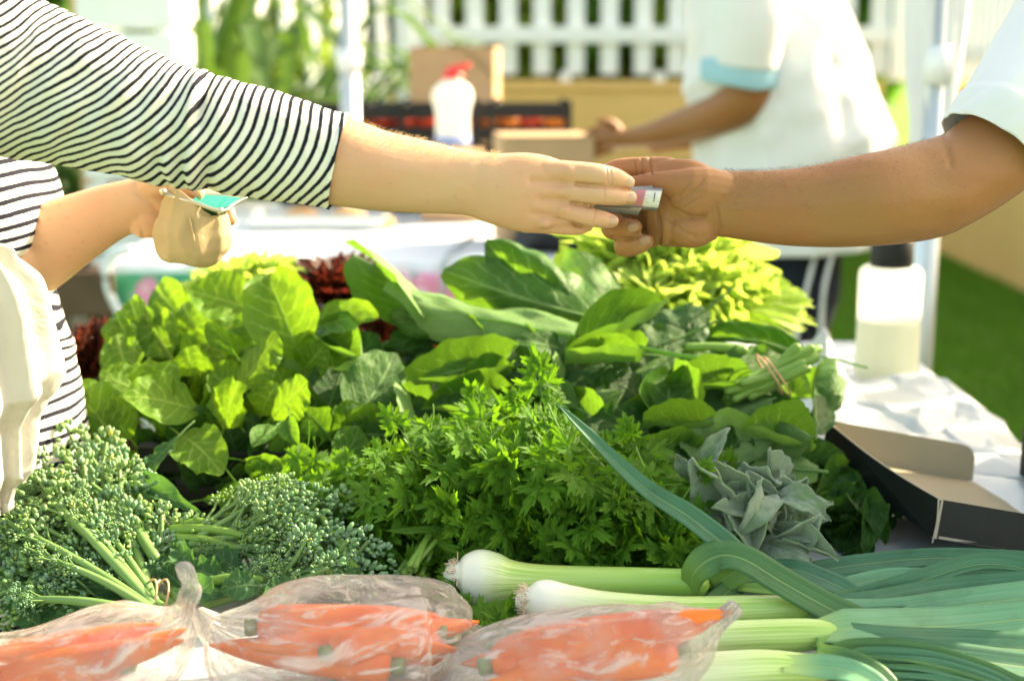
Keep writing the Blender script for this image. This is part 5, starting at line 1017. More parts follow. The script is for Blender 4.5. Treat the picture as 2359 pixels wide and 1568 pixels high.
for i, sx, sy, bx, by, tx, ty, Y, nn in ((0, 1345, 1095, 1262, 930, 1218, 812, 1.49, 'c'), (2, 1150, 1060, 1110, 960, 1078, 882, 1.53, 'c'), (3, 1010, 1100, 930, 1010, 888, 935, 1.52, 'c'), (5, 1510, 1120, 1465, 1030, 1438, 955, 1.50, 'c'), (1, 1330, 1020, 1290, 960, 1262, 885, 1.52, 'cr'), (4, 1450, 1130, 1330, 1010, 1250, 955, 1.49, 'cu'), (6, 900, 1120, 850, 1090, 770, 1050, 1.5, 'cu'), (7, 830, 1160, 770, 1130, 690, 1105, 1.5, 'cu'), (8, 1290, 1010, 1215, 960, 1165, 900, 1.51, 'c'), (9, 1560, 1180, 1600, 1110, 1640, 1060, 1.50, 'c')):
    put(LF['pars'][i], pB, P(bx, by, Y), P(tx, ty, Y+.01), NC[nn], name='parsley_leaf')
    g = G(); tube(g, [P(sx, sy, Y+.005), P((sx+bx)/2-4, (sy+by)/2, Y-.002), P(bx, by, Y)], .0016, .0011, 12, 8); g.obj('stalk', M['stem'], pB)
for px, py, Y in ((1075, 1440, 1.30), (1100, 1405, 1.335), (1130, 1425, 1.31), (1160, 1400, 1.33), (1095, 1470, 1.28), (1140, 1455, 1.29), (1180, 1425, 1.31), (1060, 1400, 1.34), (1000, 1345, 1.37), (1030, 1310, 1.40), (960, 1350, 1.36), (1200, 1405, 1.335)):
    tip = P(px, py, Y); d = Vector((rg.gauss(0, .6), -.3, rg.gauss(.3, .3))).normalized(); put(pick(rg, 'pars'), pB, tip-d*.06, tip, (rg.gauss(0, .3), -.6, .8), name='parsley_leaf')
for i in range(16):     # parsley stalks at the lower left
    a_ = P(1045+rg.uniform(-30, 20), 1175+rg.uniform(-20, 30), 1.47+rg.uniform(0, .03)); b_ = P(955+rg.uniform(-35, 30), 1315+rg.uniform(-15, 20), 1.41+rg.uniform(-.01, .03)); g = G(); tube(g, [a_, a_.lerp(b_, .5)+Vector((rg.uniform(-.006, .006), 0, .006)), b_], .0030, .0036, 12, 8); g.obj('stalk', M['stem'], pB)
g = ribbon([P(1060, 1235, 1.44), P(1000, 1222, 1.43), P(940, 1225, 1.42), P(888, 1222, 1.42)], .009, (0, -.6, .8), fold=.3); g.obj('leaf_blade', LM['aru'], pB)

# ---- broccolini: stalk > buds
def bud_head(seed, R=.030, n=120, loose=.3, stalkL=.16):
    """stalk with branchlets (mesh 1) and clustered buds (mesh 2), along +Y from 0 to stalkL"""
    rg = random.Random(seed); g = G(); b = G(); tube(g, [(0, 0, 0), (.004*math.sin(seed), stalkL*.5, .003), (0, stalkL, 0)], .0060, .0042, 16, 10)
    nb = 8+seed % 3; ends = []
    for i in range(nb):
        t = .50+.5*(i+1)/nb; az = i*2.4+rg.uniform(-.3, .3); out = R*(1.25-.55*(t-.5)*2)*rg.uniform(.8, 1.15); s = Vector((0, stalkL*(t-.22), 0)); e = Vector((math.cos(az)*out, stalkL*t+R*.55*(1-.2*rg.random()), math.sin(az)*out))
        tube(g, [s, s.lerp(e, .5)+Vector((0, .006, 0)), e], .0030, .0020, 8, 6); ends.append((e, R*rg.uniform(.42, .6)))
    ends.append((Vector((0, stalkL+R*.7, 0)), R*.6))
    for e, r in ends:
        ax_ = (e-Vector((0, stalkL*.55, 0))).normalized(); m_ = int(n/len(ends)*3.0)
        for i in range(m_):
            d = Vector((rg.gauss(0, 1), rg.gauss(0, 1), rg.gauss(0, 1))).normalized()
            if d.dot(ax_) < -.35: continue
            p = e+d*r*rg.uniform(.85, 1.0+loose); s = rg.uniform(.0015, .0026); q = (d+ax_*.5).normalized(); x = q.orthogonal().normalized(); y = q.cross(x); R3 = Matrix((x, y, q)).transposed(); ellip(b, p, (s, s, s*1.55), 7, 5, R=R3, mi=1 if rg.random() < .008 else 0)
            if loose > .35 and i % 3 == 0: tube(g, [e, p], .0008, .0007, 2, 4)
    return g, b
a = NT('broccoli_bud'); n1 = a.noise(60, 3, a.obj()); c = a.mix(a.n('ObjectInfo').outputs['Random'], (.12, .25, .10), (.21, .33, .06)); c = a.mix(a.ramp(n1, .35, .7), c, (.16, .27, .16)); M['bud'] = a.end(a.bsdf(c, .5, .35, a.bump(a.noise(500, 2, a.obj()), .3, .001)))
a = NT('broccoli_bud_open'); M['bud2'] = a.end(a.bsdf((.42, .42, .06), .5, .3))
BH = []
for i in range(8):
    g, b = bud_head(300+i, [.030, .026, .034, .024, .028, .032, .022, .030][i], [150, 120, 170, 110, 140, 150, 100, 130][i], [.06, .30, .05, .42, .12, .05, .36, .2][i], [.15, .17, .13, .18, .16, .14, .17, .16][i]); me = g.mesh('stalk', M['bstem']); TIPS[me.name] = (Vector((0, [.15, .17, .13, .18, .16, .14, .17, .16][i]+.02, 0)), 1); BH.append((me, b.mesh('buds', [M['bud'], M['bud2']])))
def spear(root, i, p0, p1, nn=(0, -.6, .8)):
    o = put(BH[i][0], root, p0, p1, nn, name='stalk'); k_ = (Vector(p1)-Vector(p0)).length/TIPS[BH[i][0].name][0].length
    c = bpy.data.objects.new('buds', BH[i][1]); COL.objects.link(c); c.parent = o; WM[c.name] = WM[o.name]
bA = thing('broccolini_bunch', (P(330, 1400, 1.40).x, 1.40, TZ+.012), 'bunch of sprouting broccoli at the left edge below the striped top', 'broccoli')
rg = random.Random(5); KN = P(365, 1395, 1.36)
for i, (tx, ty, Y) in enumerate([(170, 1030, 1.60), (215, 1050, 1.58), (140, 1085, 1.56), (200, 1130, 1.54), (270, 1165, 1.52), (100, 1150, 1.52), (40, 1160, 1.52), (150, 1190, 1.49), (60, 1215, 1.48), (230, 1210, 1.49), (330, 1190, 1.52), (0, 1250, 1.46), (90, 1265, 1.45), (180, 1265, 1.45), (30, 1310, 1.43), (120, 1320, 1.42), (-20, 1360, 1.42), (60, 1370, 1.40), (-30, 1180, 1.55), (300, 1260, 1.46), (20, 1120, 1.58), (240, 1300, 1.42), (-40, 1300, 1.45), (110, 1385, 1.39)]):
    tip = P(tx, ty, Y); d = (KN+Vector((rg.uniform(-.02, .02), rg.uniform(-.02, .02), rg.uniform(-.02, .01)))-tip); Ls = min(d.length, .20); spear(bA, i % 8, tip+d.normalized()*Ls, tip)
for i, (bx, by, bY, tx, ty, tY, w_) in enumerate([(300, 1140, 1.55, 248, 1008, 1.62, 50), (300, 1120, 1.55, 458, 1186, 1.50, 62), (410, 1005, 1.60, 305, 1110, 1.56, 42), (340, 1390, 1.38, 175, 1345, 1.38, 55), (330, 1250, 1.45, 290, 1170, 1.52, 60), (60, 1440, 1.36, 150, 1380, 1.38, 60), (100, 1450, 1.35, 10, 1390, 1.36, 60), (380, 1290, 1.43, 470, 1250, 1.46, 60), (420, 1350, 1.40, 350, 1300, 1.42, 50), (200, 1420, 1.36, 110, 1440, 1.34, 60), (470, 1250, 1.47, 400, 1180, 1.50, 70), (260, 1430, 1.36, 300, 1380, 1.36, 50)]):
    put(LF['broc'][i % 4], bA, P(bx, by, bY), P(tx, ty, tY), (rg.uniform(-.3, .3), -.8, .6), w_*bY/F)
for dy in (0, .012):
    g = G(); x = Vector((.3, .2, .9)).normalized(); y = Vector((.5, -.8, .1)).normalized(); tube(g, [KN+Vector((-.012+dy, 0, .002))+x*math.cos(t)*.026+y*math.sin(t)*.02 for t in np.linspace(0, 6.283, 18)], .0013, .0013, 50, 6); g.obj('rubber_band', M['band'], bA)
for i, (bx, by, bY, tx, ty, tY, r0) in enumerate([(350, 1392, 1.345, 110, 1140, 1.475, .0058), (352, 1400, 1.34, 40, 1215, 1.435, .0050), (345, 1385, 1.35, 190, 1190, 1.46, .0048), (350, 1405, 1.335, 150, 1300, 1.38, .0045), (345, 1412, 1.33, 60, 1378, 1.35, .0055), (356, 1380, 1.36, 255, 1230, 1.44, .0045), (350, 1398, 1.34, 90, 1275, 1.40, .0042)]):
    g = G(); a_, b_ = P(bx, by, bY), P(tx, ty, tY); tube(g, [a_, a_.lerp(b_, .5)+Vector((0, -.004, .006)), b_], r0*1.1, r0*.6, 14, 10); g.obj('stalk', M['bstem'], bA)
    spear(bA, i % 8, a_.lerp(b_, .55)+Vector((0, 0, .002)), b_+(b_-a_)*.12)
bB = thing('broccolini_bunch', (P(640, 1330, 1.42).x, 1.42, TZ+.012), 'bunch of sprouting broccoli in front of the parsley with stalks pointing left', 'broccoli')
K2 = P(430, 1245, 1.46); K3 = P(480, 1345, 1.38)
for i, (tx, ty, Y, kk) in enumerate([(590, 1130, 1.52, 0), (655, 1115, 1.52, 0), (700, 1150, 1.50, 0), (750, 1165, 1.50, 0), (620, 1185, 1.49, 0), (680, 1200, 1.47, 0), (740, 1215, 1.46, 0), (790, 1210, 1.47, 0), (560, 1240, 1.46, 0), (640, 1255, 1.44, 0), (710, 1265, 1.43, 0), (775, 1265, 1.43, 0), (830, 1265, 1.43, 0), (520, 1265, 1.44, 0), (600, 1300, 1.41, 1), (680, 1310, 1.40, 1), (750, 1315, 1.40, 1), (820, 1310, 1.40, 1), (870, 1300, 1.41, 1), (480, 1290, 1.43, 0), (560, 1325, 1.40, 1), (640, 1345, 1.38, 1)]):
    tip = P(tx, ty, Y); d = ((K3 if kk else K2)+Vector((rg.uniform(-.02, .02), rg.uniform(-.02, .02), rg.uniform(-.02, .01)))-tip); Ls = min(d.length, .19); spear(bB, (i+3) % 8, tip+d.normalized()*Ls, tip)
for i, (bx, by, bY, tx, ty, tY) in enumerate([(400, 1220, 1.47, 560, 1232, 1.45), (405, 1240, 1.46, 540, 1262, 1.44), (410, 1215, 1.48, 500, 1205, 1.48), (470, 1343, 1.385, 600, 1335, 1.375), (760, 1330, 1.39, 690, 1180, 1.47), (820, 1320, 1.39, 740, 1190, 1.46)]):
    g = G(); a_, b_ = P(bx, by, bY), P(tx, ty, tY); tube(g, [a_, a_.lerp(b_, .5)+Vector((0, 0, .004)), b_], .0062, .0038, 14, 10); g.obj('stalk', M['stem'], bB)
for i, (bx, by, bY, tx, ty, tY, w_) in enumerate([(520, 1235, 1.46, 600, 1215, 1.46, 30), (450, 1330, 1.40, 400, 1260, 1.44, 60), (480, 1345, 1.38, 540, 1320, 1.38, 40), (840, 1330, 1.39, 780, 1345, 1.36, 50), (400, 1290, 1.43, 330, 1330, 1.40, 60), (520, 1340, 1.40, 430, 1310, 1.41, 80), (440, 1300, 1.42, 540, 1310, 1.40, 80), (600, 1350, 1.36, 500, 1370, 1.34, 80), (560, 1320, 1.41, 470, 1280, 1.43, 80), (430, 1360, 1.37, 520, 1375, 1.34, 80), (700, 1350, 1.36, 600, 1375, 1.33, 80)]): put(LF['broc'][i % 4], bB, P(bx, by, bY), P(tx, ty, tY), (.1, -.8, .6), w_*bY/F)

# ---- woolly lamb's ear / sage bunch
sB = thing('sage_bunch', (P(1720, 1200, 1.52).x, 1.52, TZ+.015), 'bunch of grey green woolly sage leaves in front of the black lid', 'herb')
for (i, bx, by, bY, tx, ty, tY, w_, nn) in [(3, 1700, 1210, 1.52, 1590, 1058, 1.50, 110, 'cl'), (6, 1690, 1190, 1.55, 1640, 1060, 1.53, 90, 'cr'), (0, 1770, 1190, 1.53, 1640, 1170, 1.46, 70, 'cu'), (1, 1760, 1200, 1.55, 1720, 1085, 1.54, 80, 'c'), (5, 1780, 1190, 1.56, 1800, 1080, 1.56, 80, 'cr'), (4, 1790, 1180, 1.55, 1920, 1160, 1.52, 70, 'cu'), (2, 1790, 1150, 1.52, 1900, 1195, 1.48, 70, 'cu'), (1, 1800, 1240, 1.50, 1890, 1185, 1.46, 80, 'c'), (0, 1830, 1215, 1.49, 1870, 1250, 1.45, 75, 'c'), (4, 1740, 1250, 1.50, 1870, 1295, 1.43, 95, 'cu'), (6, 1700, 1170, 1.50, 1735, 1280, 1.45, 90, 'c'), (3, 1660, 1200, 1.52, 1690, 1290, 1.44, 100, 'cl'), (5, 1620, 1130, 1.56, 1680, 985, 1.57, 50, 'cl'), (2, 1640, 1130, 1.57, 1560, 1050, 1.56, 70, 'cl'), (0, 1690, 1260, 1.50, 1600, 1180, 1.50, 80, 'c'), (1, 1800, 1260, 1.50, 1930, 1290, 1.44, 60, 'cu'), (7, 1740, 1150, 1.52, 1700, 1230, 1.46, 70, 'c'), (4, 1560, 1080, 1.6, 1560, 1160, 1.56, 60, 'c'), (6, 1740, 1180, 1.56, 1860, 1100, 1.55, 70, 'cr')]:
    put(LF['sage'][i], sB, P(bx, by, bY), P(tx, ty, tY), NC[nn], w_*bY/F)
mound(sB, 'sage', (P(1730, 1220, 1.57).x, 1.57, .80), (.09, .07, .08), 16, 45, (.06, .09), .3, zmin=-.1)

for o in list(sB.children):        # felted leaves have a real thickness
    q = o.modifiers.new('felt', 'SOLIDIFY'); q.thickness = .022; q.offset = 0

# ================================================================== LEEKS, BAGS, PURSE, NOTE
a = NT('leek_shaft'); u, v = a.uv(); x = a.n('SeparateXYZ', {0: a.obj()}).outputs[0]
ln = a.noise(1, 2, a.n('CombineXYZ', {0: a.math('MULTIPLY', u, 90), 1: a.math('MULTIPLY', v, 2.5), 2: 0.0}).outputs[0])
c = a.mix(a.ramp(v, .18, .62), (.78, .79, .66), (.50, .64, .20)); c = a.mix(a.ramp(v, .6, 1.0), c, (.22, .42, .05)); c = a.mix(a.math('MULTIPLY', a.ramp(ln, .45, .65), a.ramp(v, .2, .6)), c, (.30, .48, .09))
M['leek'] = a.end(a.bsdf(c, .32, .5, a.bump(ln, .25, .0008), Subsurface_Weight=.15, Subsurface_Radius=(.006, .006, .003)))
M['root'] = plain('leek_roots', (.66, .52, .36), .8, .2, .2, 60, .2)
def leekleafmat(name, c0, c1, base):
    a = NT(name); u, v = a.uv(); ln = a.noise(1, 3, a.n('CombineXYZ', {0: a.math('MULTIPLY', u, 34), 1: a.math('MULTIPLY', v, 2), 2: 0.0}).outputs[0]); nz = a.noise(22, 4, a.obj())
    c = a.mix(a.ramp(ln, .35, .7), c0, c1); c = a.mix(a.math('MULTIPLY', a.ramp(nz, .5, .75), .5), c, tuple(x*.55 for x in c0)); c = a.mix(a.math('SUBTRACT', 1, a.ramp(v, .0, .35)), c, base)
    rib = a.math('SUBTRACT', 1, a.ramp(a.math('ABSOLUTE', a.math('SUBTRACT', u, .5)), .008, .03)); c = a.mix(a.math('MULTIPLY', rib, .6), c, (.30, .42, .14))
    sh = a.bsdf(c, .45, .3, a.bump(ln, .4, .0015)); return a.end(a.n('MixShader', {0: .16, 1: sh, 2: a.n('BsdfTranslucent', {0: (.25, .42, .14)}).outputs[0]}).outputs[0])
M['lk_blue'] = leekleafmat('leek_leaf', (.045, .145, .070), (.08, .22, .115), (.22, .40, .08)); M['lk_pale'] = leekleafmat('leek_leaf_pale', (.12, .31, .15), (.18, .38, .21), (.46, .62, .20)); M['lk_dark'] = leekleafmat('leek_leaf_dark', (.05, .14, .04), (.085, .20, .07), (.20, .36, .06))
def leek(label, path, Y):
    k = Y/F; c0 = P(*path[0][:2], Y); o = thing('leek', (c0.x, c0.y, TZ+.01), label, 'leek')
    v, f, u = loft([(*P(a, b, Y), r*k) for a, b, r in path], 60, 40, (0, 0, 1), True, lambda t, th: .006*math.sin(th*17)+.01*math.sin(th*3+t*4)); G().add(v, f, u).obj('shaft', M['leek'], o)
    g = G(); rg = random.Random(int(path[0][0])); d = (P(*path[0][:2], Y)-P(*path[1][:2], Y)).normalized(); up = Vector((0, 0, 1)); sd = d.cross(up).normalized()
    R_ = path[0][2]*k
    for i in range(230):
        t = rg.uniform(0, 6.28); r = R_*.92*math.sqrt(rg.random()); p = c0+(up*math.cos(t)+sd*math.sin(t))*r+d*R_*.30*(1-(r/R_)**2); q = (d*.7+(up*math.cos(t)+sd*math.sin(t))*rg.uniform(.2, .9)+Vector((rg.gauss(0, .35), rg.gauss(0, .35), rg.gauss(0, .35)))).normalized(); l = rg.uniform(.004, .012)
        tube(g, [p-q*.003, p+q*l*.6+Vector((0, 0, rg.gauss(0, .001))), p+q*l+Vector((rg.gauss(0, .002), rg.gauss(0, .002), rg.gauss(0, .002)))], .0006, .0004, 4, 4)
    r_ = g.obj('roots', M['root'], o); r_['kind'] = 'stuff'; return o
k1 = leek('large white leek whose bulb points left, uppermost of the leeks', [(1058, 1330, 40), (1072, 1330, 56), (1105, 1330, 68), (1140, 1332, 62), (1180, 1336, 48), (1260, 1338, 39), (1450, 1339, 35), (1600, 1344, 36)], 1.40)
k2 = leek('second leek with smaller white bulb just below the uppermost one', [(1218, 1384, 34), (1232, 1384, 45), (1258, 1384, 52), (1310, 1391, 47), (1400, 1400, 40), (1560, 1408, 37), (1720, 1408, 39), (1850, 1402, 34), (1900, 1398, 24), (1940, 1394, 8)], 1.335)
k3 = leek('pale leek shaft to the right of the bag of carrots', [(1420, 1480, 30), (1450, 1480, 45), (1560, 1474, 42), (1700, 1466, 40), (1850, 1462, 40), (1930, 1456, 26), (1975, 1452, 8)], 1.27)
k4 = leek('lowest pale leek shaft at the bottom right', [(1450, 1560, 30), (1490, 1556, 46), (1600, 1545, 44), (1750, 1535, 42), (1860, 1538, 34), (1930, 1540, 22), (1970, 1542, 8)], 1.21)
def blade(root, pts, w_, nrm, mat, fold=.12, tipw=.3, basew=.9, n=34, taper=.75):
    Y = sum(p[2] for p in pts)/len(pts); g = ribbon([P(*p) for p in pts], w_*Y/F, nrm, fold=fold, n=n, tipw=tipw, basew=basew, taper=taper, nu=9); o = g.obj('leaf_blade', M[mat], root, solid=.0012); return o
NU = (0, -.55, .85)
blade(k1, [(1590, 1372, 1.39), (1600, 1318, 1.375), (1650, 1282, 1.37), (1712, 1288, 1.36), (1800, 1340, 1.335), (1900, 1396, 1.31), (2006, 1448, 1.29)], 84, lambda t: (-.55, -.75, .2) if t < .12 else (.1, -.6, .8) if t > .35 else (-.3, -.75, .5), 'lk_dark', .06, .9, .5, 44, .97)
blade(k1, [(1640, 1350, 1.41), (1700, 1295, 1.41), (1600, 1200, 1.42), (1480, 1120, 1.43), (1350, 995, 1.45), (1284, 930, 1.46)], 66, (.3, -.8, .5), 'lk_blue', .18, .05, 1, 40, .2)
blade(k1, [(1600, 1345, 1.42), (1760, 1318, 1.43), (1830, 1312, 1.41), (1920, 1345, 1.37), (1995, 1385, 1.345)], 62, NU, 'lk_blue', .08, .6, .6)
blade(k1, [(1650, 1350, 1.42), (1820, 1325, 1.44), (2000, 1298, 1.45), (2180, 1285, 1.45), (2420, 1295, 1.44)], 55, NU, 'lk_blue', .10, .8, .7, 34, .95)
blade(k1, [(1620, 1350, 1.43), (1660, 1330, 1.43), (1690, 1350, 1.41), (1640, 1390, 1.37)], 60, NU, 'lk_dark', .1, .7, .7)
lv = [(k2, [(1840, 1395, 1.335), (1960, 1385, 1.35), (2100, 1345, 1.37), (2260, 1300, 1.39), (2420, 1320, 1.38)], 50, 'lk_blue', .35), (k2, [(1790, 1404, 1.335), (1900, 1398, 1.33), (2000, 1392, 1.335), (2180, 1360, 1.36), (2420, 1340, 1.36)], 62, 'lk_blue', .2), (k2, [(1780, 1412, 1.335), (1900, 1416, 1.322), (2050, 1418, 1.325), (2220, 1395, 1.335), (2420, 1370, 1.34)], 90, 'lk_pale', .1),
      (k3, [(1840, 1458, 1.27), (1950, 1448, 1.262), (2060, 1446, 1.275), (2220, 1440, 1.295), (2420, 1420, 1.30)], 105, 'lk_pale', .08), (k3, [(1840, 1466, 1.27), (1940, 1474, 1.255), (2060, 1484, 1.255), (2220, 1490, 1.265), (2420, 1500, 1.26)], 95, 'lk_blue', .1), (k3, [(1880, 1480, 1.25), (1980, 1500, 1.25), (2150, 1510, 1.245), (2420, 1545, 1.24)], 80, 'lk_blue', .15),
      (k1, [(1700, 1355, 1.40), (1880, 1360, 1.39), (2080, 1340, 1.40), (2280, 1330, 1.41), (2420, 1345, 1.40)], 60, 'lk_blue', .2), (k2, [(1860, 1390, 1.36), (1960, 1350, 1.38), (2060, 1330, 1.39), (2160, 1335, 1.38)], 50, 'lk_pale', .15)]
for root, pts, w_, mt, fo in lv: blade(root, pts, w_, NU, mt, fo, .8, .35, 40, .95)
for i in range(6):      # curved blades lying one on another at the bottom right
    o_ = i*26; blade(k4, [(1870+o_*.9, 1530+o_*.5, 1.235-i*.006), (1960+o_, 1500+o_*.75, 1.238-i*.006), (2100+o_, 1505+o_*.8, 1.235-i*.006), (2250+o_*.6, 1545+o_*.8, 1.225-i*.006), (2400, 1610+o_*.8, 1.21-i*.006)], 58, (0, -.7, .7), ['lk_dark', 'lk_blue', 'lk_blue'][i % 3], .25, .8, .5)
blade(k4, [(1880, 1500, 1.22), (1980, 1530, 1.205), (2060, 1580, 1.19)], 60, NU, 'lk_dark', .1, .6, .7); blade(k4, [(1800, 1530, 1.20), (1950, 1545, 1.19), (2050, 1600, 1.17)], 70, NU, 'lk_pale', .1, .6, .7)

# ---- carrots in thin plastic bags
a = NT('carrot_skin'); n1 = a.noise(16, 4, a.obj()); rng_ = a.noise(1, 2, a.n('CombineXYZ', {0: 0.0, 1: a.math('MULTIPLY', a.uv()[1], 60), 2: 0.0}).outputs[0]); c = a.mix(a.ramp(n1, .3, .7), (.74, .12, .005), (.82, .20, .008)); c = a.mix(a.math('MULTIPLY', a.ramp(rng_, .6, .75), .4), c, (.5, .10, .015))
M['carrot'] = a.end(a.bsdf(c, .4, .45, a.bump(rng_, .3, .001)))
g = G(); lathe(g, (0, 0, 0), [(0, .006), (.003, .012), (.010, .0165), (.03, .017), (.07, .0150), (.11, .0115), (.13, .008), (.148, .003), (.155, .001)], 18, disp=lambda t, th: .04*math.sin(th*3+t*5)); cm = g.mesh('carrot', M['carrot']); g = G(); lathe(g, (0, 0, -.010), [(0, .007), (.004, .008), (.012, .007)], 10); ct = g.mesh('stalk_stub', plain('carrot_top', (.22, .24, .10), .8))
BAGS = []
def carrots(pts, label, group):
    bc = BAGS[-1]
    for px, py, Y, ax, s in pts:
        ax = Vector(ax).normalized(); c0 = P(px, py, Y); ln_ = .155*s; T0 = Vector(bc[-30, :3]-bc[20, :3]).normalized()
        if ax.dot(T0) < 0: T0 = -T0
        ax = (ax*.55+T0*.45).normalized()
        for _ in range(60):                      # nudge the carrot until it lies wholly inside its bag
            mv = Vector((0, 0, 0)); tq = Vector((0, 0, 0))
            for t in (0, .25, .5, .75, 1):
                p = c0+ax*ln_*t; d = np.linalg.norm(bc[:, :3]-np.array(p), axis=1); k_ = int(np.argmin(d-bc[:, 3])); lim = max(.002, bc[k_, 3]*.84-.016*s*(1-.8*t)); v_ = Vector(bc[k_, :3])-p
                if v_.length > lim: q = v_*(1-lim/v_.length); mv += q/5; tq += q*(t-.5)
            if mv.length < 1e-4: break
            c0 = c0+mv*.8; ax = (ax+tq*2).normalized(); s *= .995; ln_ = .155*s
        M4 = Matrix.Translation(c0) @ ax.to_track_quat('Z', 'Y').to_matrix().to_4x4() @ Matrix.Scale(s, 4); o = bpy.data.objects.new('carrot', cm); link(o, None, M4); tag(o, label, 'carrot', group)
        t_ = bpy.data.objects.new('stalk_stub', ct); link(t_, o, M4)
a = NT('thin_plastic_bag'); u, v = a.uv(); cv = a.n('CombineXYZ', {0: a.math('MULTIPLY', u, 15), 1: a.math('MULTIPLY', v, 6.5), 2: 0.0}).outputs[0]; st = a.noise(1, 4, cv, 2.2); n2 = a.noise(16, 3, a.obj())
op = a.math('ADD', .14, a.math('MULTIPLY', a.ramp(st, .50, .66), .50)); op = a.math('ADD', op, a.math('MULTIPLY', a.ramp(n2, .48, .7), .26)); op = a.math('ADD', op, a.math('MULTIPLY', a.ramp(v, .72, .95), .35), clamp=True)
bmp = a.bump(a.math('ADD', st, n2), .9, .008); dif = a.n('MixShader', {0: .45, 1: a.n('BsdfDiffuse', {0: (.74, .72, .69), 'Normal': bmp}).outputs[0], 2: a.n('BsdfTranslucent', {0: (.70, .67, .63), 'Normal': bmp}).outputs[0]}).outputs[0]
gls = a.n('BsdfGlossy', {0: (1, 1, 1), 'Roughness': .18, 'Normal': bmp}).outputs[0]; body = a.n('MixShader', {0: op, 1: a.n('BsdfTransparent', {0: (.97, .97, .97)}).outputs[0], 2: dif}).outputs[0]
fr = a.n('LayerWeight', {'Blend': .25, 'Normal': bmp}).outputs[0]; M['bag'] = a.end(a.n('MixShader', {0: a.math('MULTIPLY', fr, .5), 1: body, 2: gls}).outputs[0])
def bag(label, path, Y, seed, kdeep=.8, folds=17):
    k = Y/F; ph = seed*1.7
    def dsp(t, th):
        pin = max(0, (t-.55)/.45); return .05*math.sin(th*3+ph+t*5)+.035*math.sin(th*5-t*8+ph)+(.02+.12*pin)*math.sin(th*folds+2*math.sin(t*6))*(.25+pin)+.03*noise.noise(Vector((math.cos(th)*2, math.sin(th)*2, t*7+ph)))
    v, f, u = loft([(*P(a, b, Y+c), r*k, r*k*kdeep*1.35*q) for a, b, c, r, q in path], 110, 120, (0, -.35, 1), True, dsp)
    BAGS.append(cr([(*P(a, b, Y+c), min(r*k, r*k*kdeep*1.35*q)) for a, b, c, r, q in path], 160)); zmin = TZ+.012; v = [Vector((p[0], p[1], max(p[2], zmin+.001*math.sin(p[0]*200)))) for p in v]; return tag(G().add(v, f, u).obj('plastic_bag', M['bag']), label, 'bag', 'clear bags of carrots')
def carr(lst, label, group): carrots([(a, b, Y, (dx, dy, dz), s) for a, b, Y, dx, dy, dz, s in lst], label, group)
bag('knotted clear plastic bag of carrots at the bottom left with its tail sticking up', [(-260, 1600, 0, 90, 1), (-120, 1590, 0, 125, 1), (60, 1580, 0, 122, 1.1), (230, 1545, 0, 136, 1.1), (340, 1490, 0, 118, 1), (402, 1440, .0, 66, .9), (426, 1398, .0, 27, .9), (438, 1355, .0, 36, .5), (428, 1318, .0, 30, .45), (412, 1302, 0, 15, .4)], 1.19, 1)
carr([(280, 1530, 1.185, -1, .25, .05, 1.15), (-40, 1520, 1.19, .9, .2, -.02, 1.1), (310, 1500, 1.20, -.8, -.4, .0, 1.1), (40, 1575, 1.17, 1, -.2, .02, 1.15), (-180, 1560, 1.19, 1, .3, .0, 1.1), (200, 1575, 1.18, .6, .5, .05, 1.0)], 'carrot inside the knotted bag at the bottom left', 'carrots in the bottom left bag')
bag('clear plastic bag of carrots in the middle in front of the broccoli', [(1062, 1490, .02, 70, 1), (1036, 1482, .02, 118, 1), (960, 1476, .02, 148, 1.1), (830, 1486, .0, 142, 1.3), (690, 1496, -.01, 138, 1.3), (580, 1490, 0, 112, 1.1), (500, 1450, .02, 52, .8), (462, 1415, .02, 20, .8)], 1.22, 2)
carr([(590, 1420, 1.235, .95, .2, -.02, 1.15), (1000, 1420, 1.25, -.9, .35, .02, 1.15), (1030, 1480, 1.235, -.85, -.25, .05, 1.2), (640, 1480, 1.215, .9, -.3, .06, 1.15), (760, 1400, 1.26, .7, .5, .0, 1.0), (880, 1540, 1.20, -.9, .2, .04, 1.15), (800, 1470, 1.19, .5, .6, .1, 1.0)], 'carrot inside the middle plastic bag', 'carrots in the middle bag')
bag('clear plastic bag of carrots below the leeks with its twisted end at the right', [(1065, 1590, 0, 70, 1), (1105, 1570, 0, 112, 1), (1210, 1545, 0, 122, 1.1), (1350, 1530, 0, 126, 1.1), (1480, 1512, 0, 124, 1), (1580, 1470, 0, 92, 1), (1632, 1440, 0, 46, .9), (1660, 1425, 0, 26, .8), (1692, 1400, 0, 26, .5)], 1.19, 4)
carr([(1200, 1550, 1.165, .95, .0, .16, 1.35), (1575, 1440, 1.19, -.95, .2, -.02, 1.1), (1130, 1500, 1.19, .8, .4, .05, 1.15), (1560, 1500, 1.18, -.9, -.25, .02, 1.15), (1400, 1460, 1.21, -.8, .4, .0, 1.0), (1480, 1560, 1.18, .6, .5, .0, 1.1)], 'carrot inside the bag below the leeks', 'carrots in the bag below the leeks')

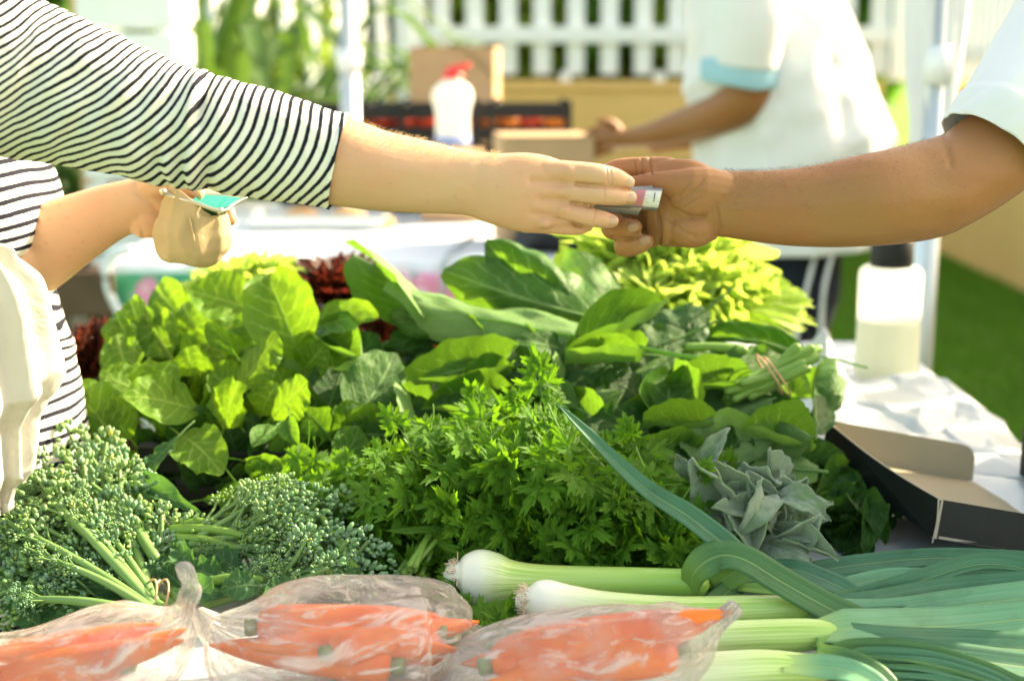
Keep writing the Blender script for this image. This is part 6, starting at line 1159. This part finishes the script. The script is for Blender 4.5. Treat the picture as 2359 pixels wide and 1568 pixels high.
# ---- coin purse in the far hand
YP = 1.60; k = YP/F
M['canvas'] = plain('beige_canvas', (.46, .35, .19), .85, .2, .15, 40, .35, .001, .1); M['brass'] = plain('purse_metal', (.55, .50, .38), .3, .5, .1, 30, 0, Metallic=.9); M['lining'] = plain('green_lining', (.03, .30, .20), .6)
o = thing('coin_purse', P(450, 600, YP), 'open beige canvas coin purse with metal clasp in the far hand', 'purse')
ring = []
for py, l, r, dp in ((612, 425, 470, .006), (600, 392, 505, .022), (575, 368, 524, .032), (540, 362, 530, .036), (510, 370, 528, .034), (480, 378, 522, .030), (462, 384, 540, .027)):
    p = P((l+r)/2, py, YP); ring.append((p.x, p.y, p.z, dp, (r-l)/2*k))
v, f, u = loft(ring, 40, 60, (0, 1, 0), False, lambda t, th: .03*math.sin(th*4+t*3)+.06*math.exp(-(math.sin(th-1.2)/.06)**2)*(1 if math.cos(th-1.2) > 0 else 0)); v = [Vector(p)+Vector((.0035*fbm(p, 26), -.006*(1-abs(noise.noise(Vector((p[0]*34, p[1]*20, p[2]*12)))))**4, .003*fbm(p, 18))) for p in v]; g = G(); g.add(v, f); m_ = 60; g.add([Vector(sum((np.array(v[j]) for j in range(m_)), np.zeros(3))/m_)], []); 
g.f += [((j+1) % m_, j, len(g.v)-1) for j in range(m_)]; g.mi += [0]*m_; g.obj('pouch', M['canvas'], o, solid=.0012)
g = G(); tube(g, [P(428, 470, YP-.031), P(440, 520, YP-.040), P(450, 570, YP-.037), P(452, 602, YP-.022)], .0013, .0013, 24, 6); g.obj('seam', M['canvas'], o)
g = G(); tube(g, [P(376, 443, YP-.02), P(405, 455, YP-.026), P(440, 464, YP-.03), P(508, 486, YP-.03), P(540, 470, YP-.012), P(566, 456, YP+.0)], .0022, .0022, 50, 10); g.obj('clasp_bar', M['brass'], o)
g = G(); tube(g, [P(376, 443, YP-.02), P(420, 440, YP+.0), P(470, 448, YP+.02), P(530, 452, YP+.022), P(566, 456, YP+.0)], .0022, .0022, 50, 10); g.obj('clasp_bar', M['brass'], o)
for px, py, r in ((376, 442, .0042), (508, 487, .0046), (440, 464, .003)):
    g = G(); ellip(g, P(px, py, YP-.028), (r, r, r), 14, 10); g.obj('clasp_knob', M['brass'], o)
g = G(); g.add([P(440, 462, YP-.027), P(508, 482, YP-.027), P(562, 457, YP), P(520, 452, YP+.018), P(460, 449, YP+.014), P(490, 505, YP)], [(0, 1, 5), (1, 2, 5), (2, 3, 5), (3, 4, 5), (4, 0, 5)]); g.obj('lining', M['lining'], o, solid=.001)
# ---- banknote between the two hands
a = NT('banknote_print'); u, v = a.uv(); nz = a.noise(1, 4, a.n('CombineXYZ', {0: a.math('MULTIPLY', u, 9), 1: a.math('MULTIPLY', v, 14), 2: 0.0}).outputs[0], 2)
c = a.mix(a.ramp(u, .70, .72), (.36, .27, .22), (.52, .20, .23)); c = a.mix(a.ramp(u, .80, .82), c, (.66, .64, .58)); c = a.mix(a.math('MULTIPLY', a.ramp(nz, .5, .6), .35), c, (.20, .22, .24)); c = a.mix(a.math('SUBTRACT', 1, a.ramp(v, .10, .22)), c, (.16, .15, .15)); c = a.mix(a.ramp(v, .84, .92), c, (.2, .2, .2))
ink = a.math('MULTIPLY', a.math('SUBTRACT', 1, a.ramp(a.math('ABSOLUTE', a.math('SUBTRACT', a.math('ADD', u, a.math('MULTIPLY', v, .03)), .945)), .004, .010)), a.math('MULTIPLY', a.ramp(v, .35, .45), a.math('SUBTRACT', 1, a.ramp(v, .75, .85)))); c = a.mix(ink, c, (.03, .05, .06)); M['note'] = a.end(a.bsdf(c, .7, .2))
o = thing('banknote', P(1440, 460, 1.352), 'folded pinkish banknote passed between the two hands', 'banknote')
def note(x0, x1, tl, tr_, br, bl, Y, name):
    V = []; UV = []; Fc = []; n_, m_ = 24, 10
    for i in range(n_):
        for j in range(m_):
            s, t = i/(n_-1), j/(m_-1); ax_ = tl[0]+(tr_[0]-tl[0])*s; ay = tl[1]+(tr_[1]-tl[1])*s; bx_ = bl[0]+(br[0]-bl[0])*s; by_ = bl[1]+(br[1]-bl[1])*s
            px = ax_+(bx_-ax_)*t; py = ay+(by_-ay)*t; V.append(P(px, py, Y+.006*(t-.5)**2*4-.004*max(0, s-.7)*3)); UV.append((x0+(x1-x0)*s, 1-t))
    for i in range(n_-1):
        for j in range(m_-1): Fc.append((i*m_+j, i*m_+j+1, (i+1)*m_+j+1, (i+1)*m_+j))
    G().add(V, Fc, UV).obj(name, M['note'], o, solid=.0003)
note(0, 1, (1330, 426), (1527, 434), (1514, 486), (1325, 470), 1.352, 'front_half'); note(.0, .62, (1330, 436), (1505, 428), (1470, 496), (1325, 478), 1.357, 'rear_half')
# ---- white bag on the customer's arm
a = NT('thin_white_bag'); n1 = a.noise(9, 4, a.obj(), .8); sh = a.bsdf((.62, .60, .54), .6, .3, a.bump(n1, .9, .012)); M['tote'] = a.end(a.n('MixShader', {0: .3, 1: sh, 2: a.n('BsdfTranslucent', {0: (.55, .52, .44)}).outputs[0]}).outputs[0])
YW = 1.40; k = YW/F; rings = []
for py, l, r, d in ((585, -60, 8, .01), (620, -110, 52, .03), (680, -150, 92, .05), (760, -170, 104, .06), (860, -180, 98, .07), (905, -170, 78, .07), (960, -160, 56, .06), (1050, -140, 46, .05), (1120, -100, 26, .03), (1165, -40, 6, .01)):
    p = P((l+r)/2, py, YW); rings.append((p.x, p.y, p.z, d, (r-l)/2*k))
v, f, u = loft(rings, 110, 90, (0, 1, 0), True); v = [Vector(p)+Vector((p[0]-rings[3][0], p[1]-YW, 0)).normalized()*(.014*(1-abs(noise.noise(Vector((p[0]*22, p[1]*22, p[2]*6)))))**3+.008*fbm(p, 6)+.009*math.sin(9*math.atan2(p[1]-YW, p[0]-rings[3][0])+7*p[2])) for p in v]
o = thing('carrier_bag', P(-30, 585, YW), 'crumpled white bag hanging in front of the striped top', 'bag'); G().add(v, f, u).obj('bag_body', M['tote'], o)
g = ribbon([P(-40, 600, YW), P(-60, 430, 1.36), P(-120, 300, 1.25), P(-190, 120, 1.25), P(-260, -60, 1.30)], .03, (0, -1, .2), fold=.05, tipw=1, basew=1, taper=1); g.obj('strap', M['tote'], o, solid=.001)
